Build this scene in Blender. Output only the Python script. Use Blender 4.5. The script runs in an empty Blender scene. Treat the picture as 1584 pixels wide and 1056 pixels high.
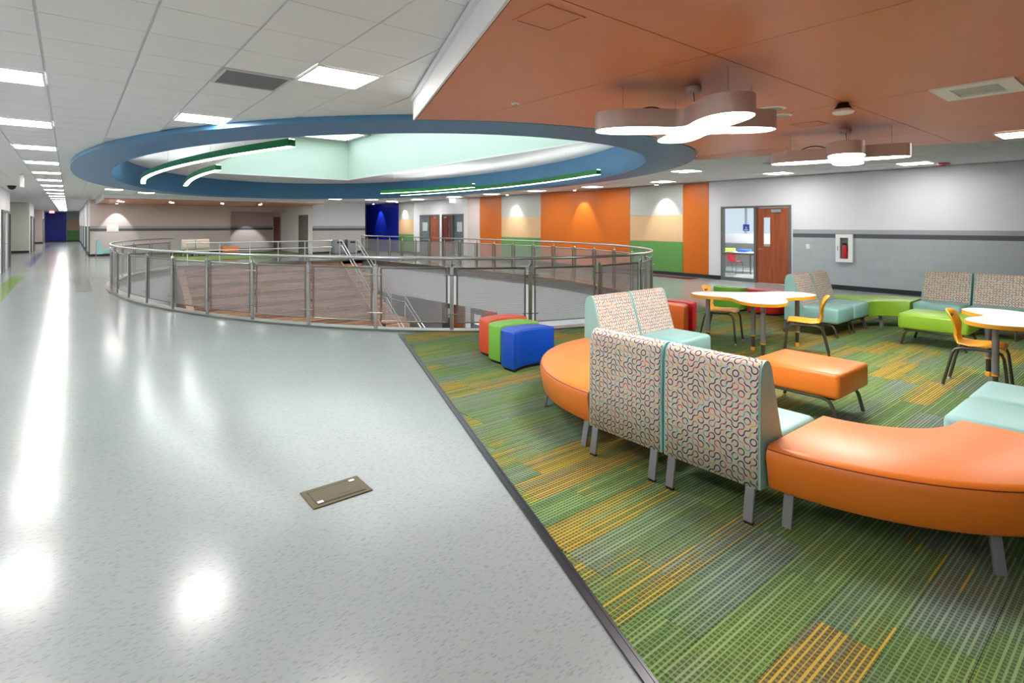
import bpy, bmesh, math, random
from mathutils import Vector, Matrix
R = math.radians
random.seed(7)
scene = bpy.context.scene
C = scene.collection

# ------------------------------------------------------------------ camera, world, exposure
EYE = 1.71
cam_d = bpy.data.cameras.new('camera')
cam_d.sensor_width = 36.0
cam_d.lens = 36.0 * 842.0 / 1584.0
cam_d.shift_y = -180.5 / 1584.0
cam_d.clip_start = 0.05
cam_d.clip_end = 300
cam = bpy.data.objects.new('camera', cam_d)
cam.location = (0, 0, EYE)
cam.rotation_euler = (R(90), 0, R(-39.1))
C.objects.link(cam)
scene.camera = cam
world = bpy.data.worlds.new('overcast_sky')
scene.world = world
world.use_nodes = True
world.node_tree.nodes['Background'].inputs['Color'].default_value = (0.86, 0.93, 1.0, 1)
world.node_tree.nodes['Background'].inputs['Strength'].default_value = 0.34
vs = scene.view_settings
vs.view_transform = 'Standard'
vs.look = 'None'
vs.gamma = 1.0
vs.use_curve_mapping = False
vs.exposure = 1.7
LAMP = 14.0          # radiance of the recessed ceiling panels
scene.cycles.use_adaptive_sampling = True
scene.cycles.adaptive_threshold = 0.05
scene.cycles.max_bounces = 7
scene.cycles.diffuse_bounces = 4
scene.cycles.glossy_bounces = 3
scene.cycles.transparent_max_bounces = 10
scene.cycles.sample_clamp_indirect = 6.0
scene.cycles.caustics_reflective = False
scene.cycles.caustics_refractive = False

# ------------------------------------------------------------------ materials
def lin(c):
    return tuple(((v / 255) / 12.92 if v / 255 <= 0.04045 else ((v / 255 + 0.055) / 1.055) ** 2.4) for v in c) + (1,)
MATS = {}
class NT:
    def __init__(s, name):
        s.m = bpy.data.materials.new(name); s.m.use_nodes = True
        s.t = s.m.node_tree; s.b = s.t.nodes['Principled BSDF']; s.out = s.t.nodes['Material Output']
    def n(s, typ, **kw):
        nd = s.t.nodes.new(typ)
        for k, v in kw.items():
            setattr(nd, k, v)
        return nd
    def l(s, a, b): s.t.links.new(a, b)
    def put(s, sock, v):
        if hasattr(v, 'is_output') or isinstance(v, bpy.types.NodeSocket): s.l(v, sock)
        else: sock.default_value = v
    def math(s, op, a, b=0.0, c=None, clamp=False):
        nd = s.n('ShaderNodeMath', operation=op, use_clamp=clamp)
        s.put(nd.inputs[0], a); s.put(nd.inputs[1], b)
        if c is not None: s.put(nd.inputs[2], c)
        return nd.outputs[0]
    def mix(s, f, a, b):
        nd = s.n('ShaderNodeMix', data_type='RGBA')
        s.put(nd.inputs[0], f); s.put(nd.inputs[6], a); s.put(nd.inputs[7], b)
        return nd.outputs[2]
    def ramp(s, fac, stops, const=False):
        nd = s.n('ShaderNodeValToRGB'); cr = nd.color_ramp
        if const: cr.interpolation = 'CONSTANT'
        while len(cr.elements) < len(stops): cr.elements.new(0.5)
        for e, (p, c) in zip(cr.elements, stops): e.position = p; e.color = c
        s.l(fac, nd.inputs[0]); return nd.outputs[0]
    def pos(s): return s.n('ShaderNodeNewGeometry').outputs['Position']
    def scale(s, v, sc):
        nd = s.n('ShaderNodeVectorMath', operation='MULTIPLY'); s.l(v, nd.inputs[0]); nd.inputs[1].default_value = sc
        return nd.outputs[0]
    def noise(s, v, scale, detail=2.0, rough=0.5):
        nd = s.n('ShaderNodeTexNoise'); s.l(v, nd.inputs['Vector'])
        nd.inputs['Scale'].default_value = scale; nd.inputs['Detail'].default_value = detail; nd.inputs['Roughness'].default_value = rough
        return nd.outputs['Fac']
    def bump(s, h, strength=0.2, dist=0.01):
        nd = s.n('ShaderNodeBump'); nd.inputs['Strength'].default_value = strength; nd.inputs['Distance'].default_value = dist
        s.l(h, nd.inputs['Height']); s.l(nd.outputs[0], s.b.inputs['Normal'])
def simple(name, rgb, rough=0.6, metal=0.0, var=0.05, vscale=3.0, stretch=(1, 1, 1), bump=0.0, bscale=60.0, spec=0.5, coat=0.0):
    t = NT(name); c = lin(rgb)
    p = t.scale(t.pos(), stretch)
    f = t.noise(p, vscale, 3)
    a = tuple(min(1, x * (1 - var)) for x in c[:3]) + (1,); b = tuple(min(1, x * (1 + var)) for x in c[:3]) + (1,)
    t.l(t.mix(f, a, b), t.b.inputs['Base Color'])
    t.b.inputs['Roughness'].default_value = rough; t.b.inputs['Metallic'].default_value = metal
    t.b.inputs['Specular IOR Level'].default_value = spec
    if coat: t.b.inputs['Coat Weight'].default_value = coat; t.b.inputs['Coat Roughness'].default_value = 0.25
    if bump: t.bump(t.noise(p, bscale, 2), bump, 0.004)
    MATS[name] = t.m
    return t.m
def emit(name, rgb, strength):
    t = NT(name); t.b.inputs['Base Color'].default_value = (0.8, 0.8, 0.8, 1)
    t.b.inputs['Emission Color'].default_value = lin(rgb); t.b.inputs['Emission Strength'].default_value = strength
    MATS[name] = t.m
simple('wall_white', (226, 226, 232), 0.65, var=0.02)
simple('wall_warm', (214, 200, 196), 0.65, var=0.02)
simple('dado_grey', (202, 197, 194), 0.6, var=0.02)
simple('wall_pale', (206, 206, 196), 0.65, var=0.02)
simple('wall_yellow', (214, 208, 120), 0.65, var=0.02)
simple('soffit_white', (232, 232, 234), 0.6, var=0.015)
simple('tile_white', (232, 232, 230), 0.85, var=0.03, vscale=2.0, bump=0.15, bscale=160)
simple('grid_grey', (206, 206, 208), 0.6, var=0.02)
simple('vent_grey', (112, 112, 116), 0.6, var=0.05, vscale=40)
simple('black_base', (38, 40, 44), 0.45)
simple('stripe_dark', (84, 87, 92), 0.5)
simple('band_grey', (166, 170, 174), 0.6, var=0.02)
simple('panel_orange', (204, 104, 14), 0.42, var=0.04, vscale=1.2)
simple('panel_grey', (184, 188, 184), 0.5, var=0.02)
simple('panel_beige', (214, 178, 136), 0.5, var=0.02)
simple('panel_green', (92, 148, 76), 0.45, var=0.03)
simple('panel_blue', (16, 40, 172), 0.4, var=0.04)
simple('ring_blue', (76, 134, 176)
      , 0.45, var=0.03)
simple('mint', (204, 226, 212), 0.6, var=0.02)
simple('steel', (178, 178, 174), 0.28, metal=1.0, var=0.06, vscale=8)
simple('steel_dark', (140, 140, 132), 0.35, metal=1.0, var=0.08, vscale=6)
simple('pipe_white', (214, 214, 214), 0.3, metal=0.3, var=0.03)
simple('leg_grey', (134, 134, 140), 0.42, metal=0.4, var=0.03)
simple('tube_dark', (96, 92, 86), 0.35, metal=0.8, var=0.05)
simple('frame_grey', (98, 100, 96), 0.45, var=0.03)
simple('aqua', (146, 194, 191), 0.42, var=0.03, bump=0.05, bscale=200)
simple('aqua_dark', (46, 140, 140), 0.45, var=0.03)
simple('vinyl_orange', (230, 124, 40), 0.38, var=0.03, bump=0.05, bscale=200)
simple('seam_orange', (120, 52, 18), 0.6)
simple('vinyl_lime', (146, 194, 52), 0.4, var=0.03, bump=0.05, bscale=200)
simple('stool_red_orange', (228, 84, 44), 0.42, var=0.03)
simple('stool_lime', (124, 192, 66), 0.42, var=0.03)
simple('stool_blue', (8, 78, 196), 0.38, var=0.03)
simple('stool_red', (208, 34, 40), 0.42, var=0.03)
simple('stool_orange', (238, 112, 36), 0.42, var=0.03)
simple('table_white', (236, 236, 240), 0.3, var=0.01)
simple('edge_yellow', (226, 160, 34), 0.4, var=0.03)
simple('chair_yellow', (236, 172, 44), 0.35, var=0.04)
simple('green_metal', (12, 122, 44), 0.35, var=0.05)
simple('taupe_metal', (198, 180, 172), 0.38, metal=0.15, var=0.04)
simple('plastic_white', (236, 236, 236), 0.4)
simple('plastic_black', (22, 22, 24), 0.4)
simple('red_paint', (186, 24, 30), 0.3)
simple('brass', (104, 92, 66), 0.38, metal=0.9, var=0.08, vscale=6)
simple('bin_grey', (156, 164, 170), 0.35, metal=0.5, var=0.03)
simple('inlay_green', (112, 150, 44), 0.2)
simple('inlay_brown', (126, 120, 114), 0.2)
simple('inlay_purple', (84, 76, 140), 0.2)
simple('inlay_red', (120, 44, 44), 0.2)
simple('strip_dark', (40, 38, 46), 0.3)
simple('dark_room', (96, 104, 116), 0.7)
simple('silver_rubber', (196, 196, 200), 0.5)
emit('lamp_white', (255, 252, 246), LAMP)
emit('pendant_glow', (255, 253, 250), 12.0)
emit('slim_lamp', (255, 250, 246), 40.0)
emit('strip_glow', (250, 255, 250), 4.0)
emit('skylight_glow', (236, 246, 252), 0.85)
emit('lower_fill_glow', (255, 252, 246), 9.0)  # glow of the added panels that brighten the lower storey
emit('exit_red', (255, 90, 90), 1.6)
emit('exit_white', (255, 250, 240), 1.2)

def mat_vct():
    t = NT('vinyl_tile'); p = t.pos()
    f = t.noise(p, 0.8, 3)
    base = t.mix(f, lin((147, 154, 156)), lin((158, 163, 162)))
    # short random flecks
    for rz_, sc_, th_ in ((0.5, 15.0, 0.46), (1.9, 18.0, 0.5), (2.7, 22.0, 0.52)):
        mp = t.n('ShaderNodeMapping'); t.l(p, mp.inputs['Vector']); mp.inputs['Rotation'].default_value = (0, 0, rz_); mp.inputs['Scale'].default_value = (1, 3.2, 1)
        v = t.n('ShaderNodeTexVoronoi', voronoi_dimensions='2D'); t.l(mp.outputs[0], v.inputs['Vector']); v.inputs['Scale'].default_value = sc_
        sep = t.n('ShaderNodeSeparateColor'); t.l(v.outputs['Color'], sep.inputs[0])
        fl = t.math('MULTIPLY', t.math('LESS_THAN', v.outputs['Distance'], 0.2), t.math('GREATER_THAN', sep.outputs[0], th_))
        base = t.mix(t.math('MULTIPLY', fl, t.math('MULTIPLY_ADD', sep.outputs[1], 0.3, 0.1)), base, lin((104, 114, 124)))
    # joints of the 0.305 m tiles
    x = t.n('ShaderNodeSeparateXYZ'); t.l(p, x.inputs[0])
    def joint(o):
        fr = t.math('FRACT', t.math('MULTIPLY', o, 1 / 0.3048)); return t.math('LESS_THAN', fr, 0.006)
    j = t.math('MAXIMUM', joint(x.outputs[0]), joint(x.outputs[1]))
    base = t.mix(t.math('MULTIPLY', j, 0.22), base, lin((120, 122, 124)))
    t.l(base, t.b.inputs['Base Color'])
    t.b.inputs['Roughness'].default_value = 0.18
    t.b.inputs['Specular IOR Level'].default_value = 0.32
    t.bump(t.noise(p, 3.0, 1), 0.02, 0.02)
    MATS['vct'] = t.m
mat_vct()
def mat_carpet():
    t = NT('carpet_weave'); p = t.pos()
    x = t.n('ShaderNodeSeparateXYZ'); t.l(p, x.inputs[0])
    rnd = t.n('ShaderNodeObjectInfo').outputs['Random']
    n1 = t.noise(t.scale(p, (0.9, 2.6, 1)), 1.0, 2)
    rnd2 = t.math('FRACT', t.math('MULTIPLY', rnd, 7.31))
    key = t.math('SUBTRACT', t.math('ADD', t.math('MULTIPLY', rnd, 0.42), t.math('MULTIPLY', n1, 1.3)), 0.38)
    hue = t.ramp(key, [(0.0, lin((132, 150, 146))), (0.3, lin((128, 148, 126))), (0.5, lin((120, 152, 92))), (0.75, lin((138, 170, 84))), (1.0, lin((132, 152, 118)))])
    dark = t.ramp(key, [(0.0, lin((70, 78, 76))), (0.5, lin((66, 84, 54))), (1.0, lin((78, 78, 62)))])
    # yarn rows along X; some rows are yellow, more of them in some planks
    rowf = t.math('MULTIPLY', x.outputs[1], 44.0)
    row = t.math('FRACT', rowf); rid = t.math('FLOOR', rowf)
    wn = t.n('ShaderNodeTexWhiteNoise', noise_dimensions='1D'); t.l(rid, wn.inputs['W'])
    n2 = t.noise(t.scale(p, (1.6, 2.2, 1)), 1.0, 1)
    ykey = t.math('MULTIPLY_ADD', t.math('ADD', t.math('MULTIPLY', rnd2, 0.65), t.math('MULTIPLY', n2, 0.5)), 3.4, -2.05, clamp=True)
    isy = t.math('LESS_THAN', wn.outputs['Value'], ykey)
    wn2 = t.n('ShaderNodeTexWhiteNoise', noise_dimensions='2D'); cw = t.n('ShaderNodeCombineXYZ'); t.l(rid, cw.inputs[0]); t.l(rnd, cw.inputs[1]); t.l(cw.outputs[0], wn2.inputs['Vector'])
    pale = t.mix(t.math('MULTIPLY', wn2.outputs['Value'], 0.4), hue, lin((178, 196, 150)))
    yar = t.mix(isy, pale, lin((210, 180, 70)))
    gapb = t.mix(t.math('MULTIPLY', ykey, 0.6), hue, lin((178, 142, 62)))
    dk = t.mix(t.math('MULTIPLY', ykey, 0.7), dark, lin((96, 72, 44)))
    line = t.math('LESS_THAN', t.math('ABSOLUTE', t.math('SUBTRACT', row, 0.5)), t.math('MULTIPLY_ADD', wn2.outputs['Value'], 0.16, 0.08))
    fine = t.noise(t.scale(p, (60, 500, 1)), 1.0, 1)
    dots = t.math('FRACT', t.math('MULTIPLY_ADD', x.outputs[0], 40.0, t.math('MULTIPLY', n1, 2)))
    dash = t.math('LESS_THAN', dots, t.noise(t.scale(p, (9, 30, 1)), 1.0, 1))
    gap = t.mix(t.math('MULTIPLY_ADD', dash, 0.55, 0.3), gapb, dk)
    col = t.mix(line, gap, yar)
    col = t.mix(t.math('MULTIPLY', fine, 0.45), col, dk)
    t.l(col, t.b.inputs['Base Color']); t.b.inputs['Roughness'].default_value = 0.95
    t.b.inputs['Specular IOR Level'].default_value = 0.1
    t.bump(line, 0.25, 0.003)
    MATS['carpet'] = t.m
mat_carpet()
def mat_fabric():
    t = NT('loop_fabric')
    uv = t.n('ShaderNodeUVMap').outputs[0]
    s = t.scale(uv, (27.0, 27.0, 1))
    fl = t.n('ShaderNodeVectorMath', operation='FLOOR'); t.l(s, fl.inputs[0])
    fr = t.n('ShaderNodeVectorMath', operation='FRACTION'); t.l(s, fr.inputs[0])
    wn = t.n('ShaderNodeTexWhiteNoise', noise_dimensions='2D'); t.l(fl.outputs[0], wn.inputs['Vector'])
    x = t.n('ShaderNodeSeparateXYZ'); t.l(fr.outputs[0], x.inputs[0])
    flip = t.math('GREATER_THAN', wn.outputs['Value'], 0.5)
    fx = t.math('ABSOLUTE', t.math('SUBTRACT', flip, x.outputs[0])); fy = x.outputs[1]
    def arc(a, b):
        d = t.math('SQRT', t.math('ADD', t.math('MULTIPLY', a, a), t.math('MULTIPLY', b, b)))
        return t.math('ABSOLUTE', t.math('SUBTRACT', d, 0.5))
    d1 = arc(fx, fy); d2 = arc(t.math('SUBTRACT', 1.0, fx), t.math('SUBTRACT', 1.0, fy))
    line = t.math('LESS_THAN', t.math('MINIMUM', d1, d2), 0.1)
    pick = t.math('FRACT', t.math('ADD', t.math('MULTIPLY', wn.outputs['Value'], 7.3), t.math('MULTIPLY', t.math('LESS_THAN', d1, d2), 0.37)))
    colr = t.ramp(pick, [(0.0, lin((58, 60, 78))), (0.36, lin((200, 96, 76))), (0.58, lin((96, 72, 78))), (0.78, lin((120, 176, 168))), (0.90, lin((208, 180, 92)))], True)
    weave = t.noise(t.scale(uv, (600, 600, 1)), 1.0, 1)
    base = t.mix(weave, lin((198, 188, 178)), lin((222, 212, 200)))
    t.l(t.mix(line, base, colr), t.b.inputs['Base Color']); t.b.inputs['Roughness'].default_value = 0.8
    t.bump(weave, 0.1, 0.002)
    MATS['fabric'] = t.m
mat_fabric()
def mat_perf():
    t = NT('perforated_steel'); uv = t.n('ShaderNodeUVMap').outputs[0]
    s = t.scale(uv, (1 / 0.021, 1 / 0.0182, 1))
    x = t.n('ShaderNodeSeparateXYZ'); t.l(s, x.inputs[0])
    odd = t.math('MULTIPLY', t.math('FLOORED_MODULO', t.math('FLOOR', x.outputs[1]), 2.0), 0.5)
    fx = t.math('SUBTRACT', t.math('FRACT', t.math('ADD', x.outputs[0], odd)), 0.5)
    fy = t.math('SUBTRACT', t.math('FRACT', x.outputs[1]), 0.5)
    d = t.math('SQRT', t.math('ADD', t.math('MULTIPLY', fx, fx), t.math('MULTIPLY', fy, fy)))
    hole = t.math('LESS_THAN', d, 0.375)
    t.b.inputs['Base Color'].default_value = lin((158, 156, 156)); t.b.inputs['Metallic'].default_value = 0.25; t.b.inputs['Roughness'].default_value = 0.4
    tr = t.n('ShaderNodeBsdfTransparent'); mx = t.n('ShaderNodeMixShader')
    t.l(hole, mx.inputs[0]); t.l(t.b.outputs[0], mx.inputs[1]); t.l(tr.outputs[0], mx.inputs[2]); t.l(mx.outputs[0], t.out.inputs[0])
    MATS['perf'] = t.m
mat_perf()
def mat_orange_ceiling():
    t = NT('orange_panel_ceiling'); p = t.pos()
    f = t.noise(t.scale(p, (0.6, 2.2, 1)), 1.0, 3); g = t.noise(t.scale(p, (3, 90, 1)), 1.0, 2)
    c = t.mix(f, lin((216, 132, 90)), lin((222, 142, 102))); c = t.mix(t.math('MULTIPLY', g, 0.18), c, lin((200, 114, 74)))
    t.l(c, t.b.inputs['Base Color']); t.b.inputs['Roughness'].default_value = 0.36
    MATS['orange_ceiling'] = t.m
mat_orange_ceiling()
def mat_wood(name, a, b, stretch, rough=0.45):
    t = NT(name); p = t.pos()
    f = t.noise(t.scale(p, stretch), 1.0, 4, 0.6)
    t.l(t.ramp(f, [(0.3, lin(a)), (0.7, lin(b))]), t.b.inputs['Base Color']); t.b.inputs['Roughness'].default_value = rough
    MATS[name] = t.m
mat_wood('stair_wood', (158, 106, 82), (226, 180, 150), (0.9, 14, 14), 0.35)
mat_wood('tread_shade_wood', (110, 74, 58), (150, 108, 86), (0.9, 14, 14), 0.35)  # darkened wood, paints the shadow lines between the bleacher tiers
mat_wood('door_wood', (140, 64, 32), (176, 90, 48), (18, 18, 1.2), 0.4)
mat_wood('door_red', (92, 30, 26), (120, 44, 36), (18, 18, 1.2), 0.4)
def mat_cmu():
    t = NT('grey_block_wainscot'); p = t.pos()
    x = t.n('ShaderNodeSeparateXYZ'); t.l(p, x.inputs[0]); cv = t.n('ShaderNodeCombineXYZ'); t.l(x.outputs[1], cv.inputs[0]); t.l(x.outputs[2], cv.inputs[1])
    br = t.n('ShaderNodeTexBrick'); t.l(cv.outputs[0], br.inputs['Vector']); br.inputs['Scale'].default_value = 1.0
    br.inputs['Brick Width'].default_value = 0.61; br.inputs['Row Height'].default_value = 0.2; br.inputs['Mortar Size'].default_value = 0.004
    br.inputs['Color1'].default_value = lin((172, 178, 184)); br.inputs['Color2'].default_value = lin((178, 183, 188)); br.inputs['Mortar'].default_value = lin((166, 171, 177))
    t.l(br.outputs['Color'], t.b.inputs['Base Color']); t.b.inputs['Roughness'].default_value = 0.5
    MATS['wainscot'] = t.m
mat_cmu()
def mat_glass():
    t = NT('clear_glass'); t.b.inputs['Base Color'].default_value = (0.9, 0.95, 0.95, 1); t.b.inputs['Roughness'].default_value = 0.03
    tr = t.n('ShaderNodeBsdfTransparent'); tr.inputs[0].default_value = (0.93, 0.96, 0.97, 1)
    gl = t.n('ShaderNodeBsdfGlossy'); gl.inputs['Roughness'].default_value = 0.03
    mx = t.n('ShaderNodeMixShader'); mx.inputs[0].default_value = 0.06; t.l(tr.outputs[0], mx.inputs[1]); t.l(gl.outputs[0], mx.inputs[2]); t.l(mx.outputs[0], t.out.inputs[0])
    MATS['glass'] = t.m
mat_glass()

# ------------------------------------------------------------------ mesh helpers
class MB:
    def __init__(s): s.v = []; s.f = []; s.uv = {}
    def add(s, vs, fs):
        o = len(s.v); s.v += [tuple(x) for x in vs]; s.f += [tuple(o + i for i in f) for f in fs]
    def box(s, x0, x1, y0, y1, z0, z1):
        s.add([(x0, y0, z0), (x1, y0, z0), (x1, y1, z0), (x0, y1, z0), (x0, y0, z1), (x1, y0, z1), (x1, y1, z1), (x0, y1, z1)],
              [(3, 2, 1, 0), (4, 5, 6, 7), (0, 1, 5, 4), (1, 2, 6, 5), (2, 3, 7, 6), (3, 0, 4, 7)]); return s
    def prism(s, pts, z0, z1):
        n = len(pts)
        a = sum(pts[i][0] * pts[(i + 1) % n][1] - pts[(i + 1) % n][0] * pts[i][1] for i in range(n))
        if a < 0: pts = pts[::-1]
        s.add([(p[0], p[1], z0) for p in pts] + [(p[0], p[1], z1) for p in pts],
              [tuple(range(n))[::-1], tuple(range(n, 2 * n))] + [(i, (i + 1) % n, n + (i + 1) % n, n + i) for i in range(n)]); return s
    def tube(s, path, r, n=8, closed=False, cap=True):
        path = [Vector(p) for p in path]; m = len(path); rings = []
        up = Vector((0, 0, 1))
        prev = None
        for i, p in enumerate(path):
            a = path[(i - 1) % m] if (closed or i > 0) else p; b = path[(i + 1) % m] if (closed or i < m - 1) else p
            d = (b - a).normalized()
            if prev is None:
                ref = up if abs(d.z) < 0.9 else Vector((1, 0, 0)); u = d.cross(ref).normalized()
            else:
                u = (prev - d * prev.dot(d)); u = u.normalized() if u.length > 1e-6 else d.orthogonal().normalized()
            prev = u; w = d.cross(u)
            rr = r[i] if isinstance(r, (list, tuple)) else r
            rings.append([p + (u * math.cos(2 * math.pi * k / n) + w * math.sin(2 * math.pi * k / n)) * rr for k in range(n)])
        o = len(s.v); s.v += [tuple(q) for ring in rings for q in ring]
        for i in range(m if closed else m - 1):
            j = (i + 1) % m
            for k in range(n): s.f.append((o + i * n + k, o + i * n + (k + 1) % n, o + j * n + (k + 1) % n, o + j * n + k))
        if cap and not closed:
            s.f.append(tuple(o + k for k in range(n))[::-1]); s.f.append(tuple(o + (m - 1) * n + k for k in range(n)))
        return s
    def lathe(s, prof, cx=0, cy=0, n=20):
        o = len(s.v)
        for (r, z) in prof:
            s.v += [(cx + r * math.cos(2 * math.pi * k / n), cy + r * math.sin(2 * math.pi * k / n), z) for k in range(n)]
        for i in range(len(prof) - 1):
            for k in range(n): s.f.append((o + i * n + k, o + i * n + (k + 1) % n, o + (i + 1) * n + (k + 1) % n, o + (i + 1) * n + k))
        s.f.append(tuple(o + k for k in range(n))[::-1]); s.f.append(tuple(o + (len(prof) - 1) * n + k for k in range(n)))
        return s
    def build(s, name, mat, parent=None, smooth=False, bevel=0.0, seg=2):
        me = bpy.data.meshes.new(name); me.from_pydata(s.v, [], s.f)
        bm = bmesh.new(); bm.from_mesh(me)
        bmesh.ops.recalc_face_normals(bm, faces=bm.faces)
        if bevel:
            bm.edges.ensure_lookup_table()
            ed = [e for e in bm.edges if len(e.link_faces) == 2 and e.calc_face_angle(0) > R(35)]
            bmesh.ops.bevel(bm, geom=ed, offset=bevel, segments=seg, affect='EDGES', profile=0.5, clamp_overlap=True)
        bm.to_mesh(me); bm.free()
        if smooth:
            for p in me.polygons: p.use_smooth = True
            try: me.set_sharp_from_angle(angle=R(38))
            except Exception: pass
        me.materials.append(MATS[mat])
        o = bpy.data.objects.new(name, me); C.objects.link(o)
        if parent: o.parent = parent
        return o
def tag(o, label=None, cat=None, group=None, kind=None):
    if label: o['label'] = label
    if cat: o['category'] = cat
    if group: o['group'] = group
    if kind: o['kind'] = kind
    return o
def thing(name, label, cat, loc=(0, 0, 0), rz=0.0, group=None):
    o = bpy.data.objects.new(name, None); o.empty_display_size = 0.1; C.objects.link(o)
    o.location = loc; o.rotation_euler = (0, 0, rz); return tag(o, label, cat, group)
def struct(o): o['kind'] = 'structure'; return o
def copy_tree(o, parent=None):
    c = o.copy(); C.objects.link(c); c.parent = parent
    for ch in list(o.children): copy_tree(ch, c)
    return c
def bx(name, mat, x0, x1, y0, y1, z0, z1, parent=None, bevel=0.0):
    return MB().box(min(x0, x1), max(x0, x1), min(y0, y1), max(y0, y1), min(z0, z1), max(z0, z1)).build(name, mat, parent, bevel=bevel)
def clip_poly(poly, x0, x1, y0, y1):
    def cut(ps, inside, inter):
        out = []
        for i in range(len(ps)):
            a, b = ps[i - 1], ps[i]
            ia, ib = inside(a), inside(b)
            if ib:
                if not ia: out.append(inter(a, b))
                out.append(b)
            elif ia: out.append(inter(a, b))
        return out
    def ix(v): return lambda a, b: (v, a[1] + (b[1] - a[1]) * (v - a[0]) / (b[0] - a[0]))
    def iy(v): return lambda a, b: (a[0] + (b[0] - a[0]) * (v - a[1]) / (b[1] - a[1]), v)
    p = cut(poly, lambda q: q[0] >= x0, ix(x0))
    p = cut(p, lambda q: q[0] <= x1, ix(x1)) if p else p
    p = cut(p, lambda q: q[1] >= y0, iy(y0)) if p else p
    p = cut(p, lambda q: q[1] <= y1, iy(y1)) if p else p
    out = []
    for q in p:
        if not out or math.hypot(q[0] - out[-1][0], q[1] - out[-1][1]) > 1e-4: out.append(q)
    if len(out) > 2 and math.hypot(out[0][0] - out[-1][0], out[0][1] - out[-1][1]) < 1e-4: out.pop()
    return out if len(out) > 2 else []
def area(p): return abs(sum(p[i - 1][0] * p[i][1] - p[i][0] * p[i - 1][1] for i in range(len(p)))) / 2
def inside(poly, x, y):
    r = False
    for i in range(len(poly)):
        (x0, y0), (x1, y1) = poly[i - 1], poly[i]
        if (y0 > y) != (y1 > y) and x < (x1 - x0) * (y - y0) / (y1 - y0) + x0: r = not r
    return r
def sheet(name, mat, loops, z0, z1, parent=None):
    """a flat slab with holes: loops[0] is the outline, the others are holes"""
    bm = bmesh.new(); 
    for lp in loops:
        vv = [bm.verts.new((p[0], p[1], z0)) for p in lp]
        for i in range(len(vv)): bm.edges.new((vv[i - 1], vv[i]))
    bmesh.ops.triangle_fill(bm, use_beauty=True, use_dissolve=False, edges=bm.edges[:])
    g = bmesh.ops.extrude_face_region(bm, geom=bm.faces[:])
    for e in g['geom']:
        if isinstance(e, bmesh.types.BMVert): e.co.z = z1
    bmesh.ops.recalc_face_normals(bm, faces=bm.faces)
    me = bpy.data.meshes.new(name); bm.to_mesh(me); bm.free(); me.materials.append(MATS[mat])
    o = bpy.data.objects.new(name, me); C.objects.link(o)
    if parent: o.parent = parent
    return o
def ell(cx, cy, a, b, tilt, n=2.0, N=120):
    out = []; T = R(tilt)
    for i in range(N):
        t = 2 * math.pi * i / N; c, s = math.cos(t), math.sin(t)
        u = a * math.copysign(abs(c) ** (2 / n), c); v = b * math.copysign(abs(s) ** (2 / n), s)
        out.append((cx + u * math.cos(T) - v * math.sin(T), cy + u * math.sin(T) + v * math.cos(T)))
    return out
def offset(poly, d):
    out = []; n = len(poly)
    for i in range(n):
        a, b = Vector(poly[i - 1]), Vector(poly[(i + 1) % n]); t = (b - a).normalized()
        out.append((poly[i][0] + t.y * d, poly[i][1] - t.x * d))       # counter-clockwise: +d is outwards
    return out

# ------------------------------------------------------------------ plan curves
# stair opening in the floor (counter-clockwise): ellipse near the camera, straighter towards the stair head
_e = ell(6.378, 16.03, 5.43, 9.94, 8.677, 2, 160)
near = [p for p in _e]
STAIR_Y = 25.8
k0 = min(range(160), key=lambda i: abs(_e[i][0] - 11.9) + abs(_e[i][1] - 15.2))
ordered = [_e[(k0 + i) % 160] for i in range(160)]       # starts at the right side, goes counter-clockwise (far side first)
left = [p for p in ordered[80 - 30:] if True]
i_l = min(range(160), key=lambda i: math.hypot(ordered[i][0] - 2.9, ordered[i][1] - 24.6))
HOLE = [(11.9, 16.5), (11.84, 18.0), (11.76, 19.5), (11.66, 21.0), (11.54, 22.5), (11.4, 24.2), (11.3, STAIR_Y), (9.5, STAIR_Y), (7.0, STAIR_Y), (5.0, STAIR_Y), (3.35, STAIR_Y), (3.1, 25.1)] + ordered[i_l:]
RO = ell(6.637, 16.647, 6.612, 11.736, -2.15, 2.19, 120)   # ceiling ring, outside
RI = ell(6.809, 16.791, 5.996, 10.946, -3.4, 2.1, 120)     # ceiling ring, inside
RZ = 3.0                                                    # underside of the ring
FL_N = Vector((0.935, -0.355)); FL_U = Vector((0.355, 0.935))

# ================================================================== SETTING
WX, LX, TZ, OZ = 15.8, -1.9, 3.07, 2.82
LOW = -4.56
CURB = offset(HOLE, 0.0)
floor = struct(sheet('floor', 'vct', [[(-6, -6), (24, -6), (24, 73), (-6, 73)], HOLE], -0.3, 0.0))
# coloured inlay strips in the vinyl floor
for nm, x0, x1, y0, y1, m in (('green', -1.5, -1.18, 15.6, 24.2, 'inlay_green'), ('brown', 0.12, 0.46, 17.7, 27.2, 'inlay_brown'), ('brown', 0.12, 0.46, 29.9, 35.1, 'inlay_brown'),
                              ('brown', 0.12, 0.46, 37.2, 44.5, 'inlay_brown'), ('brown', 0.12, 0.46, 47, 52, 'inlay_brown'), ('purple', -1.5, -1.2, 29.8, 43.4, 'inlay_purple'), ('purple', -1.5, -1.2, 50.5, 62, 'inlay_purple'),
                              ('red', 15.0, 15.6, 9.7, 30, 'inlay_red'), ('red', 13.6, 14.0, 11.5, 30, 'inlay_brown')):
    bx('floor_inlay', m, x0, x1, y0, y1, 0.0, 0.002, floor)
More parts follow.
